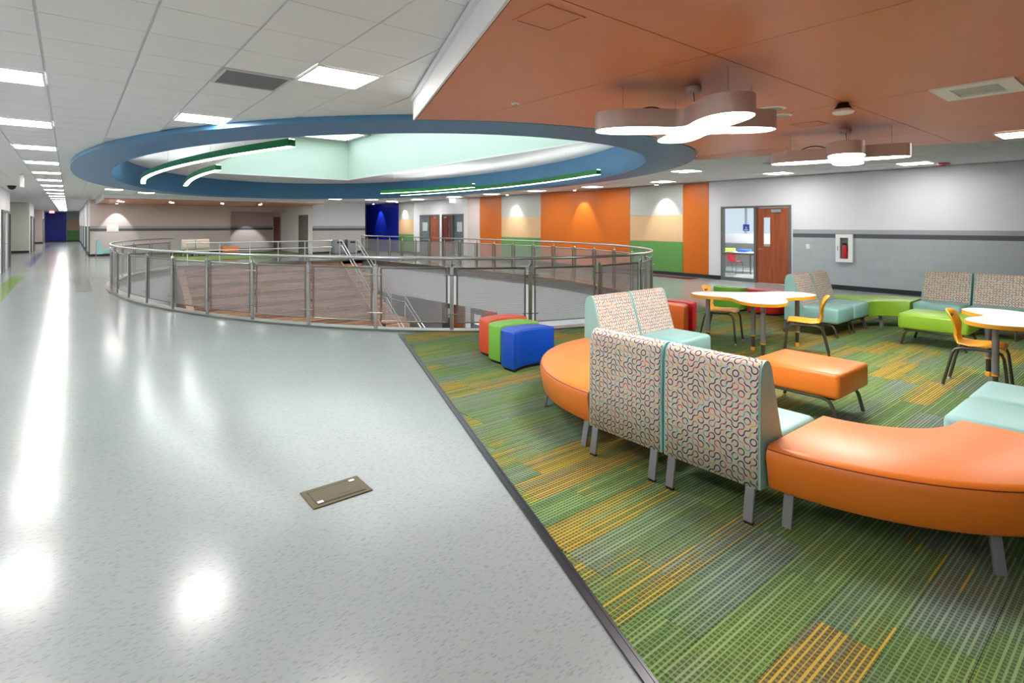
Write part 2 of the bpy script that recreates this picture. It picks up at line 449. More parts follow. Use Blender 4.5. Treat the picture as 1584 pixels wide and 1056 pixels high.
# slab edge below the opening and the storey underneath
def band(name, mat, poly, z0, z1, d0, d1, parent=None, smooth=True, closed=True):
    a, b = offset(poly, d0), offset(poly, d1); n = len(poly); mb = MB()
    vs = [(p[0], p[1], z0) for p in a] + [(p[0], p[1], z1) for p in a] + [(p[0], p[1], z1) for p in b] + [(p[0], p[1], z0) for p in b]
    fs = []
    for i in range(n if closed else n - 1):
        j = (i + 1) % n
        for k in range(4): fs.append((k * n + i, k * n + j, ((k + 1) % 4) * n + j, ((k + 1) % 4) * n + i))
    mb.add(vs, fs)
    return mb.build(name, mat, parent, smooth=smooth)
struct(band('trim_1', 'wall_white', HOLE, -1.45, -0.001, 0.0, 0.25))
struct(band('trim_2', 'steel_dark', HOLE, -0.05, 0.035, -0.16, 0.06))
struct(sheet('ceiling_lower', 'soffit_white', [[(-6, -6), (24, -6), (24, 40), (-6, 40)], offset(HOLE, 0.2)], -1.5, -1.45))
lowf = struct(bx('floor_lower', 'vct', -6, 20, -6, 40, LOW - 0.2, LOW))
wl = struct(bx('wall_lower_right', 'wall_white', WX, WX + 0.15, -6, 40, LOW, -1.5))
for y0, y1 in ((7, 12.6), (12.9, 16)): bx('wall_panel', 'panel_orange' if y0 < 10 else 'panel_beige', WX - 0.02, WX, y0, y1, LOW + 0.1, LOW + 2.0, wl)
struct(bx('wall_lower_left', 'wall_pale', -2.2, -2.05, -6, 40, LOW, -1.5))
struct(bx('wall_lower_front', 'wall_white', -2.1, WX, -6.1, -6, LOW, -1.5))
struct(bx('wall_lower_rear', 'wall_white', -2.1, WX, 39.9, 40, LOW, -1.5))
def low_door(y0, label):
    d = thing('lower_double_door', label, 'door', (WX - 0.03, y0, LOW))
    for yy in (0.0, 1.0, 2.0): bx('door_frame', 'frame_grey', -0.06, 0.03, yy - 0.05, yy + 0.05, 0, 2.2, d)
    bx('frame_head', 'frame_grey', -0.06, 0.03, -0.05, 2.05, 2.15, 2.25, d)
    bx('door_leaf', 'door_wood', -0.03, 0.0, 0.05, 0.95, 0.0, 2.15, d)
    bx('side_window', 'dark_room', -0.03, 0.0, 1.05, 1.95, 0.0, 2.15, d)
    bx('notice', 'plastic_white', -0.045, -0.031, 1.2, 1.75, 1.3, 1.8, d)
low_door(23.3, 'grey framed wooden door on the storey below, left of its twin')
low_door(20.6, 'grey framed wooden door on the storey below, right of its twin')

# ------------------------------------------------------------------ tile ceiling
GX, GY, T = 1.028, 4.615, 0.5986
ceil = struct(sheet('ceiling', 'grid_grey', [[(-6, -6), (WX + 0.2, -6), (WX + 0.2, 38), (-6, 38)], offset(RI, 0.12)], TZ + 0.012, TZ + 0.03))
struct(bx('ceiling_corridor', 'tile_white', -6, 1.2, 38, 72, TZ, TZ + 0.1))
struct(bx('ceiling_passage', 'tile_white', 11, WX + 0.2, 38, 45, TZ, TZ + 0.1))
LIGHTS = {}
def cell(x, y): return (round((x - GX) / T - 0.5), round((y - GY) / T - 0.5))
corr_y = [6.71 + 2.993 * k for k in range(-3, 21)]
ceil_lights = []
for k, y in enumerate(corr_y): ceil_lights.append((-0.47, y, 'corridor', k))
for x, y in ((1.93, 4.91), (1.33, 7.91), (1.93, -1.1)): ceil_lights.append((x, y, 'left', 0))
for k in range(9): ceil_lights.append((14.4, 3.85 + 3.12 * k, 'wall', k))
for x, y in ((12.25, 8.1), (12.3, 24.0)): ceil_lights.append((x, y, 'side', 0))
for k, (x, y) in enumerate(((1.36, 25.9), (2.56, 27.7), (11.2, 28.4), (12.6, 27.4))): ceil_lights.append((x, y, 'far', k))
vents = [(1.33, 5.51), (12.25, 5.65)]
taken = {cell(x, y) for x, y, *_ in ceil_lights} | {cell(*v) for v in vents}
RBIG = offset(RI, 0.30)
ORANGE = []
tile_me = MB().box(-T / 2 + 0.009, T / 2 - 0.009, -T / 2 + 0.003, T / 2 - 0.003, 0.002, 0.012)
_t = tile_me.build('ceiling_tile', 'tile_white', ceil)
cells = []
for i in range(-12, 25):
    for j in range(-18, 56):
        cx_, cy_ = GX + (i + 0.5) * T, GY + (j + 0.5) * T
        if cx_ > WX - 0.2 or cy_ > 37.9 or cx_ < LX - 1.2 or cy_ < -5.7: continue
        if (i, j) in taken: continue
        if any(inside(RBIG, cx_ + a * T / 2, cy_ + b * T / 2) for a in (-1, 1) for b in (-1, 1)): continue
        dep = cx_ * math.sin(R(39.1)) + cy_ * math.cos(R(39.1)); lat = cx_ * math.cos(R(39.1)) - cy_ * math.sin(R(39.1))
        under = FL_N.x * cx_ + FL_N.y * cy_ > 0.6 and cx_ < 9.9 - 0.33 * (cy_ - 1.3) - 0.3 and cy_ < 6       # above the orange ceiling
        vis = dep > 1.5 and abs(lat) < dep * 1.0 and (TZ - EYE) / dep < 0.46 and not under
        cells.append((dep if vis else 1e3 + abs(dep), cx_, cy_))
cells.sort()
first = True; rest = MB()
for n_, (d_, cx_, cy_) in enumerate(cells):
    if n_ < 230 and d_ < 900:
        o = _t if first else _t.copy()
        if not first: C.objects.link(o)
        first = False; o.parent = ceil; o.location = (cx_, cy_, TZ)
    else:
        rest.box(cx_ - T / 2 + 0.009, cx_ + T / 2 - 0.009, cy_ - T / 2 + 0.003, cy_ + T / 2 - 0.003, TZ + 0.002, TZ + 0.012)
tag(rest.build('far_ceiling_tiles', 'tile_white', ceil), kind='stuff')
# recessed lights and return vents
ORD = ['nearest', 'second', 'third', 'fourth', 'fifth', 'sixth', 'seventh', 'eighth', 'ninth', 'tenth', 'eleventh', 'twelfth', 'thirteenth', 'fourteenth', 'fifteenth', 'sixteenth', 'seventeenth', 'eighteenth', 'nineteenth', 'twentieth', 'twenty-first', 'twenty-second']
def make_light():
    l = thing('recessed_light', '', 'ceiling light')
    f = MB(); h = T / 2 - 0.006
    for x0, x1, y0, y1 in ((-h, h, -h, -h + 0.02), (-h, h, h - 0.02, h), (-h, -h + 0.02, -h + 0.02, h - 0.02), (h - 0.02, h, -h + 0.02, h - 0.02)): f.box(x0, x1, y0, y1, -0.012, 0.008)
    f.build('light_frame', 'plastic_white', l)
    MB().box(-h + 0.02, h - 0.02, -h + 0.02, h - 0.02, -0.008, 0.008).build('diffuser', 'lamp_white', l)
    return l
proto = make_light(); used = False
for x, y, row, k in ceil_lights:
    ci, cj = cell(x, y); px, py = GX + (ci + 0.5) * T, GY + (cj + 0.5) * T
    l = copy_tree(proto) if used else proto; used = True
    l.location = (px, py, TZ if py < 37.9 else TZ - 0.009)
    if row == 'corridor':
        lab = 'square recessed light in the long corridor row, %s from the front' % (ORD[k - 2] if k >= 2 else 'out of frame overhead ' + ORD[k]); grp = 'corridor ceiling lights'
    elif row == 'left':
        lab = {4.91: 'large square recessed light beside the dark return vent', 7.91: 'square recessed light just before the blue ring, past the dark vent', -1.1: 'square recessed light in the ceiling behind the viewer'}[y]; grp = 'lights left of the orange ceiling'
    elif row == 'wall': lab = 'recessed light in the row along the panelled right wall, %s from the right' % ORD[k]; grp = 'lights along the right wall'
    elif row == 'side': lab = 'recessed light between ring and right wall, ' + ('nearest the hanging pendants' if y < 10 else 'far above the doors'); grp = 'lights beside the ring'
    else: lab = ('leftmost recessed light behind the far rim of the ring', 'second recessed light from left behind the far rim of the ring', 'third recessed light from left behind the far ring rim', 'recessed light behind the far ring rim, before the blue wall')[k]; grp = 'lights beyond the ring'
    tag(l, lab, group=grp)
for (x, y), lab in zip(vents, ('dark grey square return vent in the white tile ceiling', 'grey square vent in the ceiling tiles behind the second pendant')):
    ci, cj = cell(x, y); v = thing('return_vent', lab, 'air vent', (GX + (ci + 0.5) * T, GY + (cj + 0.5) * T, TZ))
    h = T / 2 - 0.01; f = MB()
    for x0, x1, y0, y1 in ((-h, h, -h, -h + 0.025), (-h, h, h - 0.025, h), (-h, -h + 0.025, -h + 0.025, h - 0.025), (h - 0.025, h, -h + 0.025, h - 0.025)): f.box(x0, x1, y0, y1, -0.012, 0.008)
    f.build('vent_frame', 'grid_grey', v)
    MB().box(-h + 0.025, h - 0.025, -h + 0.025, h - 0.025, -0.004, 0.008).build('core', 'vent_grey', v)

# ------------------------------------------------------------------ orange dropped ceiling with its white edge
def ring_arc(poly, a, b):
    ia = min(range(len(poly)), key=lambda i: math.hypot(poly[i][0] - a[0], poly[i][1] - a[1])); ib = min(range(len(poly)), key=lambda i: math.hypot(poly[i][0] - b[0], poly[i][1] - b[1]))
    out = [poly[ia]]; i = ia
    while i != ib: i = (i + 1) % len(poly); out.append(poly[i])
    return out
ROG = offset(ell(5.712, 14.326, 5.69, 10.1, -2.15, 2.19, 360), 0.03)
arc = ring_arc(ROG, (2.87, 5.21), (8.35, 5.25))
p0 = FL_N * 0.836
def on_edge(y): s = (y - p0.y) / FL_U.y; return (p0.x + FL_U.x * s, y)
ORANGE = [on_edge(-3.0), (11.05, -3.0)] + [(9.6, 1.29)] + arc[::-1]
och = struct(sheet('ceiling_orange', 'soffit_white', [ORANGE], OZ + 0.03, OZ + 0.06))
for (x0, x1) in ((-2, 0.9), (0.9, 3.24), (3.24, 5.51), (5.51, 7.95), (7.95, 12)):
    for (y0, y1) in ((-3, -0.5), (-0.5, 1.93), (1.93, 9)):
        q = clip_poly(ORANGE, x0 + 0.004, x1 - 0.004, y0 + 0.004, y1 - 0.004)
        if q and area(q) > 0.02: MB().prism(q, OZ, OZ + 0.028).build('ceiling_panel', 'orange_ceiling', och)
band('edge_fascia', 'orange_ceiling', ORANGE, OZ + 0.03, TZ, -0.03, -0.004, och, smooth=False)
e0, e1 = on_edge(-3.0), on_edge(5.12)
nn = FL_N
def strip(name, mat, a, b, d0, d1, z0, z1, parent=None):
    pts = [(a[0] + nn.x * d0, a[1] + nn.y * d0), (b[0] + nn.x * d0, b[1] + nn.y * d0), (b[0] + nn.x * d1, b[1] + nn.y * d1), (a[0] + nn.x * d1, a[1] + nn.y * d1)]
    return MB().prism(pts, z0, z1).build(name, mat, parent)
fb = struct(strip('trim_3', 'soffit_white', e0, e1, -0.02, -0.002, OZ - 0.004, TZ - 0.014))
strip('moulding', 'soffit_white', e0, e1, -0.045, -0.02, TZ - 0.06, TZ - 0.014, fb)

# ------------------------------------------------------------------ blue ring, recess and light well
ring = thing('ceiling_ring', 'large blue oval ring hung in the ceiling over the stair opening', 'ceiling ring')
n = len(RO)
m = MB()
vs = [(p[0], p[1], RZ) for p in RO] + [(p[0], p[1], TZ + 0.001) for p in RO] + [(p[0], p[1], TZ + 0.001) for p in RI] + [(p[0], p[1], RZ) for p in RI]
fs = []
for i in range(n):
    j = (i + 1) % n
    for k in range(4): fs.append((k * n + i, k * n + j, ((k + 1) % 4) * n + j, ((k + 1) % 4) * n + i))
m.add(vs, fs); m.build('soffit', 'ring_blue', ring, smooth=True)
REC, WTOP = 3.74, 5.47
band('inner_rim', 'ring_blue', RI, TZ, REC, 0.0, 0.06, ring)
WX0, WX1, WY0, WY1 = 3.78, 9.88, 8.72, 24.05
struct(sheet('ceiling_recess', 'soffit_white', [offset(RI, 0.1), [(WX0, WY0), (WX1, WY0), (WX1, WY1), (WX0, WY1)]], REC, REC + 0.04))
for nm, x0, x1, y0, y1 in (('wall_well_left', WX0 - 0.1, WX0, WY0 - 0.1, WY1 + 0.1), ('wall_well_right', WX1, WX1 + 0.1, WY0 - 0.1, WY1 + 0.1), ('wall_well_near', WX0, WX1, WY0 - 0.1, WY0), ('wall_well_far', WX0, WX1, WY1, WY1 + 0.1)):
    struct(bx(nm, 'mint', x0, x1, y0, y1, REC + 0.04, WTOP))
wc = struct(bx('ceiling_well', 'soffit_white', WX0 - 0.15, WX1 + 0.15, WY0 - 0.15, WY1 + 0.15, WTOP + 0.02, WTOP + 0.1))
for k in range(6):
    for a_ in (0, 1):
        bx('skylight_pane', 'skylight_glow', WX0 + 0.3 + a_ * 2.8, WX0 + 3.0 + a_ * 2.8, WY0 + 0.4 + k * 2.43, WY0 + 2.72 + k * 2.43, WTOP, WTOP + 0.02, wc)
for k in range(7): bx('skylight_bar', 'frame_grey', WX0 + 0.2, WX1 - 0.2, WY0 + 0.3 + k * 2.43, WY0 + 0.39 + k * 2.43, WTOP - 0.06, WTOP + 0.02, wc)
bx('skylight_bar', 'frame_grey', WX0 + 3.01, WX0 + 3.09, WY0 + 0.3, WY1 - 0.3, WTOP - 0.05, WTOP + 0.02, wc)

# ------------------------------------------------------------------ walls
def wall(name, mat, *b): return struct(bx(name, mat, *b))
wr = wall('wall_right', 'wall_white', WX, WX + 0.15, -6, 6.95, 0, TZ)
for y0, y1 in ((9.07, 23.42), (25.49, 25.76), (27.9, 45)): bx('wall_section', 'wall_white', WX, WX + 0.15, y0, y1, 0, TZ, wr)
for y0, y1, z in ((6.95, 9.07, 2.27), (23.42, 25.49, 2.28), (25.76, 27.9, 2.28)): bx('wall_section', 'wall_white', WX, WX + 0.15, y0, y1, z, TZ, wr)
for y0, y1 in ((9.5, 10.43), (12.63, 17.45), (20.21, 21.93)): bx('wall_panel', 'panel_orange', WX - 0.02, WX, y0 + 0.006, y1 - 0.006, 0.12, TZ - 0.015, wr)
for y0, y1 in ((10.43, 12.63), (17.45, 20.21), (28.66, 30.53)):
    for z0, z1, mm in ((0.12, 1.14, 'panel_green'), (1.14, 2.04, 'panel_beige'), (2.04, TZ - 0.015, 'panel_grey')):
        bx('wall_panel', mm, WX - 0.02, WX, y0 + 0.006, y1 - 0.006, z0 + 0.003, z1 - 0.003, wr)
bx('wall_panel', 'wall_warm', WX - 0.02, WX, 21.94, 23.05, 0.12, TZ - 0.015, wr)
bx('wall_panel', 'panel_blue', WX - 0.02, WX, 30.54, 32.9, 0.12, TZ - 0.015, wr); bx('wall_panel', 'panel_blue', WX - 0.02, WX, 32.91, 35.26, 0.12, TZ - 0.015, wr)
bx('wainscot', 'wainscot', WX - 0.008, WX, -6, 6.9, 0.12, 1.36, wr)
bx('dark_stripe', 'stripe_dark', WX - 0.009, WX, -6, 6.9, 1.36, 1.47, wr)
bx('grey_band', 'band_grey', WX - 0.008, WX, -6, 6.9, 1.47, 1.58, wr)
br = struct(bx('baseboard_right', 'black_base', WX - 0.025, WX, -6, 6.93, 0, 0.12))
for y0, y1 in ((9.09, 23.4), (27.92, 45)): bx('baseboard_run', 'black_base', WX - 0.03, WX, y0, y1, 0, 0.12, br)
# wall beyond the stair with the bins, its return wall, far lounge walls
wb = wall('wall_far_bins', 'wall_white', 11.0, 14.25, 32.0, 32.15, 0, TZ)
def dado(parent, x0, x1, y, dy=-1):
    bx('wainscot', 'dado_grey', x0, x1, y, y + dy * 0.008, 0.12, 1.36, parent); bx('dark_stripe', 'stripe_dark', x0, x1, y, y + dy * 0.012, 1.36, 1.5, parent); bx('grey_band', 'band_grey', x0, x1, y, y + dy * 0.01, 1.5, 1.64, parent)
    bx('baseboard_run', 'black_base', x0, x1, y, y + dy * 0.02, 0, 0.12, parent)
dado(wb, 11.0, 14.25, 32.0)
wall('wall_far_end', 'wall_white', 14.1, 14.25, 32.15, 45, 0, TZ)
wall('wall_passage_end', 'wall_pale', 14.2, WX + 0.2, 44.9, 45, 0, TZ)
ws = wall('wall_far_return', 'wall_white', 11.0, 11.15, 32.15, 38, 0, TZ)
wf = wall('wall_far', 'wall_warm', 0.85, 7.7, 37.1, 37.25, 0, TZ)
dado(wf, 0.85, 7.7, 37.1)
wrc = wall('wall_recess', 'wall_warm', 7.55, 11.2, 40.0, 40.15, 0, TZ)
dado(wrc, 7.7, 11.0, 40.0)
wall('wall_recess_left', 'wall_warm', 7.55, 7.7, 37.25, 40, 0, TZ); wall('wall_recess_right', 'wall_warm', 11.0, 11.15, 38, 40, 0, TZ)
bx('wall_section', 'wall_warm', 7.7, 11.0, 37.1, 37.25, 2.55, TZ, wf)
# small orange ceiling above the far lounge
oc2 = struct(bx('ceiling_far_lounge', 'orange_ceiling', 1.2, 11.0, 30.2, 40.0, 2.86, 2.9))
struct(bx('trim_4', 'soffit_white', 1.14, 11.0, 30.1, 30.19, 2.9, TZ)); struct(bx('trim_5', 'soffit_white', 1.1, 1.19, 30.19, 37.1, 2.84, TZ))
# corridor
wc1 = wall('wall_corridor_right', 'wall_white', 0.8, 0.95, 37.25, 71.6, 1.62, TZ)
for k in range(8):
    bx('fin', 'soffit_white', 0.74, 0.8, 39 + 4.2 * k, 39.25 + 4.2 * k, 1.62, TZ, wc1)
wg = struct(bx('window_1', 'glass', 0.86, 0.88, 37.3, 71.5, 0.12, 1.6))
for k in range(9): bx('mullion', 'plastic_white' if k % 2 else 'frame_grey', 0.8, 0.94, 37.3 + 4.2 * k, 37.45 + 4.2 * k, 0.0, 1.62, wg)
bx('window_base', 'black_base', 0.8, 0.94, 37.3, 71.5, 0, 0.12, wg)
struct(bx('wall_beyond_glass', 'wall_pale', 4.0, 4.1, 37.3, 71.5, 0, TZ))
we = wall('wall_end', 'wall_white', -6, 4, 71.6, 71.75, 0, TZ)
bx('wall_panel', 'panel_blue', -2.0, -0.25, 71.57, 71.6, 0.1, 2.95, we)
for z0, z1, mm in ((0.1, 1.14, 'panel_green'), (1.14, 2.1, 'panel_beige'), (2.1, 2.95, 'panel_grey')): bx('wall_panel', mm, -0.23, 0.78, 71.57, 71.6, z0, z1, we)
bx('baseboard_run', 'black_base', -2, 0.8, 71.55, 71.6, 0, 0.1, we)
wl1 = wall('wall_left', 'wall_white', LX - 0.15, LX, -6, 26.6, 0, TZ)
bx('wall_section', 'wall_white', LX - 0.15, LX, 26.6, 30.3, 2.25, TZ, wl1); bx('wall_section', 'wall_white', LX - 0.15, LX, 30.05, 30.3, 0, 2.25, wl1)
bx('wall_section', 'wall_yellow', -6, -2.75, 44.2, 44.35, 0, TZ, wl1); bx('wall_section', 'wall_pale', -2.75, LX, 44.2, 44.35, 0, TZ, wl1)
bx('wall_section', 'wall_white', LX - 0.15, LX, 44.35, 45.3, 0, TZ, wl1); bx('wall_section', 'wall_white', LX - 0.15, LX, 45.3, 49.5, 2.25, TZ, wl1); bx('wall_section', 'wall_white', LX - 0.15, LX, 49.3, 49.7, 0, 2.25, wl1)
bx('wall_section', 'wall_warm', -6, LX, 65.3, 65.45, 0, TZ, wl1); bx('wall_section', 'wall_white', LX - 0.15, LX, 65.45, 71.6, 2.2, TZ, wl1); bx('wall_section', 'wall_white', LX - 0.15, LX, 70.5, 71.6, 0, 2.2, wl1)
bx('wall_section', 'wall_pale', -4.6, -4.45, 30.3, 44.2, 0, TZ, wl1); bx('wall_section', 'wall_warm', -4.6, -4.45, 49.6, 65.3, 0, TZ, wl1)
bl = struct(bx('baseboard_left', 'black_base', -4.4, LX, 44.17, 44.2, 0, 0.14)); bx('baseboard_run', 'black_base', -4.4, LX, 65.27, 65.3, 0, 0.14, bl)
wall('wall_back', 'wall_white', -6, WX, -6.15, -6, 0, TZ)

def frame_door(name, y0, y1, x, face, leaf_first, label, leaf_mat='door_wood', rail=True, h=2.27, room=None):
    """door with a sidelight in a metal frame in a wall of constant x; face -1 looks to -x"""
    d = thing(name, label, 'door', (x, y0, 0)); struct(d)
    w = y1 - y0; t0, t1 = (-0.04, 0.12) if face < 0 else (-0.12, 0.04)
    s = w * 0.47
    def b(nm, mt, ya, yb, za, zb, xa=t0, xb=t1, par=d): return bx(nm, mt, xa, xb, ya, yb, za, zb, par)
    b('door_jamb', 'frame_grey', 0, 0.06, 0, h); b('door_jamb', 'frame_grey', w - 0.06, w, 0, h); b('frame_head', 'frame_grey', 0.06, w - 0.06, h - 0.06, h)
    ly0, ly1 = (0.06, s) if leaf_first else (w - s, w - 0.06)
    gy0, gy1 = (s + 0.07, w - 0.06) if leaf_first else (0.06, w - s - 0.07)
    b('door_jamb', 'frame_grey', (s if leaf_first else w - s - 0.07), (s + 0.07 if leaf_first else w - s), 0, h - 0.06)
    b('frame_sill', 'frame_grey', gy0, gy1, 0, 0.11)
    if rail: b('frame_rail', 'frame_grey', gy0, gy1, 0.80, 0.86)
    b('glass_pane', 'glass', gy0, gy1, 0.11, h - 0.06, 0.03, 0.036)
    # leaf made around its narrow window
    lw = ly1 - ly0; wy0 = ly0 + lw * (0.58 if leaf_first else 0.25); wy1 = wy0 + 0.2
    m = MB(); 
    for ya, yb, za, zb in ((ly0, wy0, 0.01, h - 0.07), (wy1, ly1, 0.01, h - 0.07), (wy0, wy1, 0.01, 1.08), (wy0, wy1, 1.92, h - 0.07)): m.box(0.01, 0.055, ya, yb, za, zb)
    lf = m.build('door_leaf', leaf_mat, d)
    bx('window_pane', 'glass', 0.03, 0.035, wy0, wy1, 1.08, 1.92, lf)
    hy = ly1 - 0.08 if leaf_first else ly0 + 0.08
    MB().tube([(0.01, hy, 1.0), (-0.06, hy, 1.0), (-0.065, hy - (0.12 if leaf_first else -0.12), 1.0)], 0.012).build('handle', 'steel', lf)
    ca = ly0 + lw * (0.22 if leaf_first else 0.5)
    bx('closer', 'bin_grey', -0.05, 0.01, ca, ca + 0.28, h - 0.2, h - 0.12, lf)
    return d
frame_door('door_1', 6.95, 9.07, WX, -1, True, 'wooden door with narrow window and glass sidelight beside the orange panel')
frame_door('door_2', 23.42, 25.49, WX, -1, False, 'dark red wooden door with papered sidelight on right, nearer of two far doors', 'door_red')
frame_door('door_3', 25.76, 27.9, WX, -1, True, 'orange-brown wooden door with papered sidelight on left, beside the green striped panel')
for y, lab in ((23.55, 'white paper taped inside the sidelight of the dark red door'), (27.15, 'white paper taped inside the sidelight beside the orange-brown door')):
    tag(bx('taped_paper', 'plastic_white', WX + 0.045, WX + 0.05, y, y + 0.55, 1.35, 1.85), lab, 'paper')
# rooms behind the far doors
struct(bx('wall_room_far', 'dark_room', 18.5, 18.6, 22.5, 29, 0, TZ)); struct(bx('ceiling_room_far', 'dark_room', WX + 0.15, 18.5, 22.5, 29, TZ, TZ + 0.05))
struct(bx('wall_room_side', 'dark_room', WX + 0.15, 18.5, 22.4, 22.5, 0, TZ)); struct(bx('wall_room_end', 'dark_room', WX + 0.15, 18.5, 29, 29.1, 0, TZ))
o = thing('room_fill_panel', 'added fill light inside the room behind the two far doors', 'ceiling light', (17.2, 25.7, TZ)); bx('diffuser', 'lamp_white', -0.3, 0.3, -1.2, 1.2, -0.02, -0.005, o); bx('light_frame', 'plastic_white', -0.33, 0.33, -1.23, 1.23, -0.012, 0, o)  # glowing panel added so the room behind the sidelights is not black
# left-hand doors
def plain_door(y0, y1, label, n):
    d = thing('door_%d' % n, label, 'door', (LX, y0, 0)); struct(d); w = y1 - y0
    bx('door_jamb', 'frame_grey', -0.1, 0.05, 0, 0.1, 0, 2.25, d); bx('door_jamb', 'frame_grey', -0.1, 0.05, w - 0.1, w, 0, 2.25, d); bx('door_jamb', 'wall_white', -0.1, 0.045, w * 0.45, w * 0.53, 0, 2.2, d); bx('frame_head', 'frame_grey', -0.1, 0.05, 0.1, w - 0.1, 2.15, 2.25, d)
    lf = bx('door_leaf', 'frame_grey', -0.06, 0.0, 0.1, w * 0.45, 0, 2.15, d); bx('door_leaf', 'frame_grey', -0.06, 0.0, w * 0.53, w - 0.1, 0, 2.15, d)
    MB().tube([(0, w * 0.4, 1.0), (0.06, w * 0.4, 1.0), (0.065, w * 0.32, 1.0)], 0.014).build('handle', 'steel', lf)
plain_door(26.6, 30.05, 'dark grey double door in the white left wall at the frame edge', 4)
plain_door(45.3, 49.3, 'dark grey double door further down the corridor, past the pale wall', 5)
plain_door(65.45, 70.5, 'narrow dark door on the left beside the blue end wall', 6)
def flush_door(x, y, w, h, mat, label, n, alongx):
    d = thing('door_%d' % n, label, 'door', (x, y, 0)); struct(d)
    if alongx:
        bx('door_leaf', mat, 0, w, -0.03, 0.0, 0, h, d); bx('frame_head', 'frame_grey', -0.05, w + 0.05, -0.05, 0, h, h + 0.05, d)
        for xx in (-0.05, w): bx('door_jamb', 'frame_grey', xx, xx + 0.05, -0.05, 0, 0, h, d)
        MB().tube([(w - 0.1, -0.03, 1.0), (w - 0.1, -0.09, 1.0), (w - 0.22, -0.095, 1.0)], 0.012).build('handle', 'steel', d)
    else:
        bx('door_leaf', mat, -0.03, 0, 0, w, 0, h, d); bx('frame_head', 'frame_grey', -0.05, 0, -0.05, w + 0.05, h, h + 0.05, d)
        for yy in (-0.05, w): bx('door_jamb', 'frame_grey', -0.05, 0, yy, yy + 0.05, 0, h, d)
        MB().tube([(-0.03, 0.1, 1.0), (-0.09, 0.1, 1.0), (-0.095, 0.22, 1.0)], 0.012).build('handle', 'steel', d)
flush_door(11.0, 32.8, 1.5, 2.25, 'frame_grey', 'dark grey door at the corner of the white wall with bins', 7, False)
flush_door(11.0, 38.3, 1.3, 2.2, 'door_red', 'dark red door inside the far recess', 8, False)

# ------------------------------------------------------------------ carpet with its planks
def cedge(y): return (1.69 + (y - 1.25) * 0.3602, y)
cur = offset(HOLE, 0.06)
cur_near = [p for p in cur if p[1] < 7.72 and p[0] > 3.98 and p[0] < 9.75]
cur_near.sort(key=lambda p: p[0])
CARPET = [cedge(-1.5), (14.55, -1.5), (11.75, 3.58), (9.75, 7.3)] + cur_near[::-1] + [cedge(7.66)]
car = struct(sheet('floor_carpet', 'carpet', [CARPET], 0.0, 0.004))
bank = 0
PL, PW = 1.0, 0.25
for r_ in range(-6, 32):
    y0 = r_ * PW; off = random.choice((0.0, 0.25, 0.5, 0.75))
    for c_ in range(0, 16):
        x0 = c_ * PL - 1 + off
        q = clip_poly(CARPET, x0 + 0.001, x0 + PL - 0.001, y0 + 0.001, y0 + PW - 0.001)
        if not q or area(q) < 0.01: continue
        if (y0 + PW) / max(x0, 0.1) < 0.05 and y0 < -0.3: continue
        MB().prism(q, 0.004, 0.0105 + random.uniform(0, 0.0008)).build('carpet_plank', 'carpet', car)
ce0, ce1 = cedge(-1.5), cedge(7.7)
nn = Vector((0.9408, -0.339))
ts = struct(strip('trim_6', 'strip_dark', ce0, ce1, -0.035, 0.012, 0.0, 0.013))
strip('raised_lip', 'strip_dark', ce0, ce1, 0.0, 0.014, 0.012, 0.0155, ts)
struct(bx('floor_carpet_far', 'carpet', 3.0, 10.6, 29.2, 36.6, 0.0, 0.008))

# ================================================================== guard rail around the opening
rail_c = offset(HOLE, -0.05)
# open run: from the left stair head counter-clockwise round the near side to the right stair head
i_start = min(range(len(rail_c)), key=lambda i: math.hypot(rail_c[i][0] - 3.1, rail_c[i][1] - 25.1)) 
run = [rail_c[(i_start + i) % len(rail_c)] for i in range(len(rail_c))]
i_end = min(range(len(run)), key=lambda i: math.hypot(run[i][0] - 11.3, run[i][1] - STAIR_Y))
run = run[:i_end + 1]
S = [0.0]
for a, b in zip(run, run[1:]): S.append(S[-1] + math.hypot(b[0] - a[0], b[1] - a[1]))
def at_s(s):
    s = max(0, min(S[-1], s))
    for i in range(len(run) - 1):
        if S[i + 1] >= s:
            f = (s - S[i]) / (S[i + 1] - S[i]); return (run[i][0] + (run[i + 1][0] - run[i][0]) * f, run[i][1] + (run[i + 1][1] - run[i][1]) * f)
    return run[-1]
def s_of(p): i = min(range(len(run)), key=lambda i: math.hypot(run[i][0] - p[0], run[i][1] - p[1])); return S[i]
anchor = s_of((3.96, 8.28)); turn = s_of((8.9, 6.65))
ps = []
s = anchor
while s > 0.25: s -= 1.268
s += 1.268 if s < 0 else 0
while s < turn - 0.2: ps.append(s); s += 1.268
s = ps[-1] + 1.1
while s < S[-1] - 0.4: ps.append(s); s += 1.06
ps.append(S[-1] - 0.05)
if ps[0] > 0.5: ps.insert(0, 0.03)
rail = thing('guard_rail', 'steel guard rail with perforated panels around the oval stair opening', 'railing')
post_me = None
for k, s in enumerate(ps):
    x, y = at_s(s); x2, y2 = at_s(s + 0.05); a = math.atan2(y2 - y, x2 - x)
    if post_me is None:
        m = MB(); m.box(-0.03, 0.03, -0.018, 0.018, -0.05, 1.04); po = m.build('post', 'steel', rail, bevel=0.004)
        hd = MB().lathe([(0.012, 1.04), (0.012, 1.145)], n=8).build('rail_bracket', 'steel', po); hd2 = MB().lathe([(0.028, 1.035), (0.034, 1.05), (0.018, 1.075)], n=10).build('cap', 'steel', po)
        cl = MB()
        for z in (0.28, 0.9): cl.tube([(-0.13, -0.03, z), (0.13, -0.03, z)], 0.008, 6)
        cl = cl.build('clamp_arm', 'steel_dark', po); post_me = po
        kids = [hd, hd2, cl]
    else:
        po = post_me.copy(); C.objects.link(po); po.parent = rail
        for c0 in kids:
            c = c0.copy(); C.objects.link(c); c.parent = po
    po.location = (x, y, 0); po.rotation_euler = (0, 0, a)
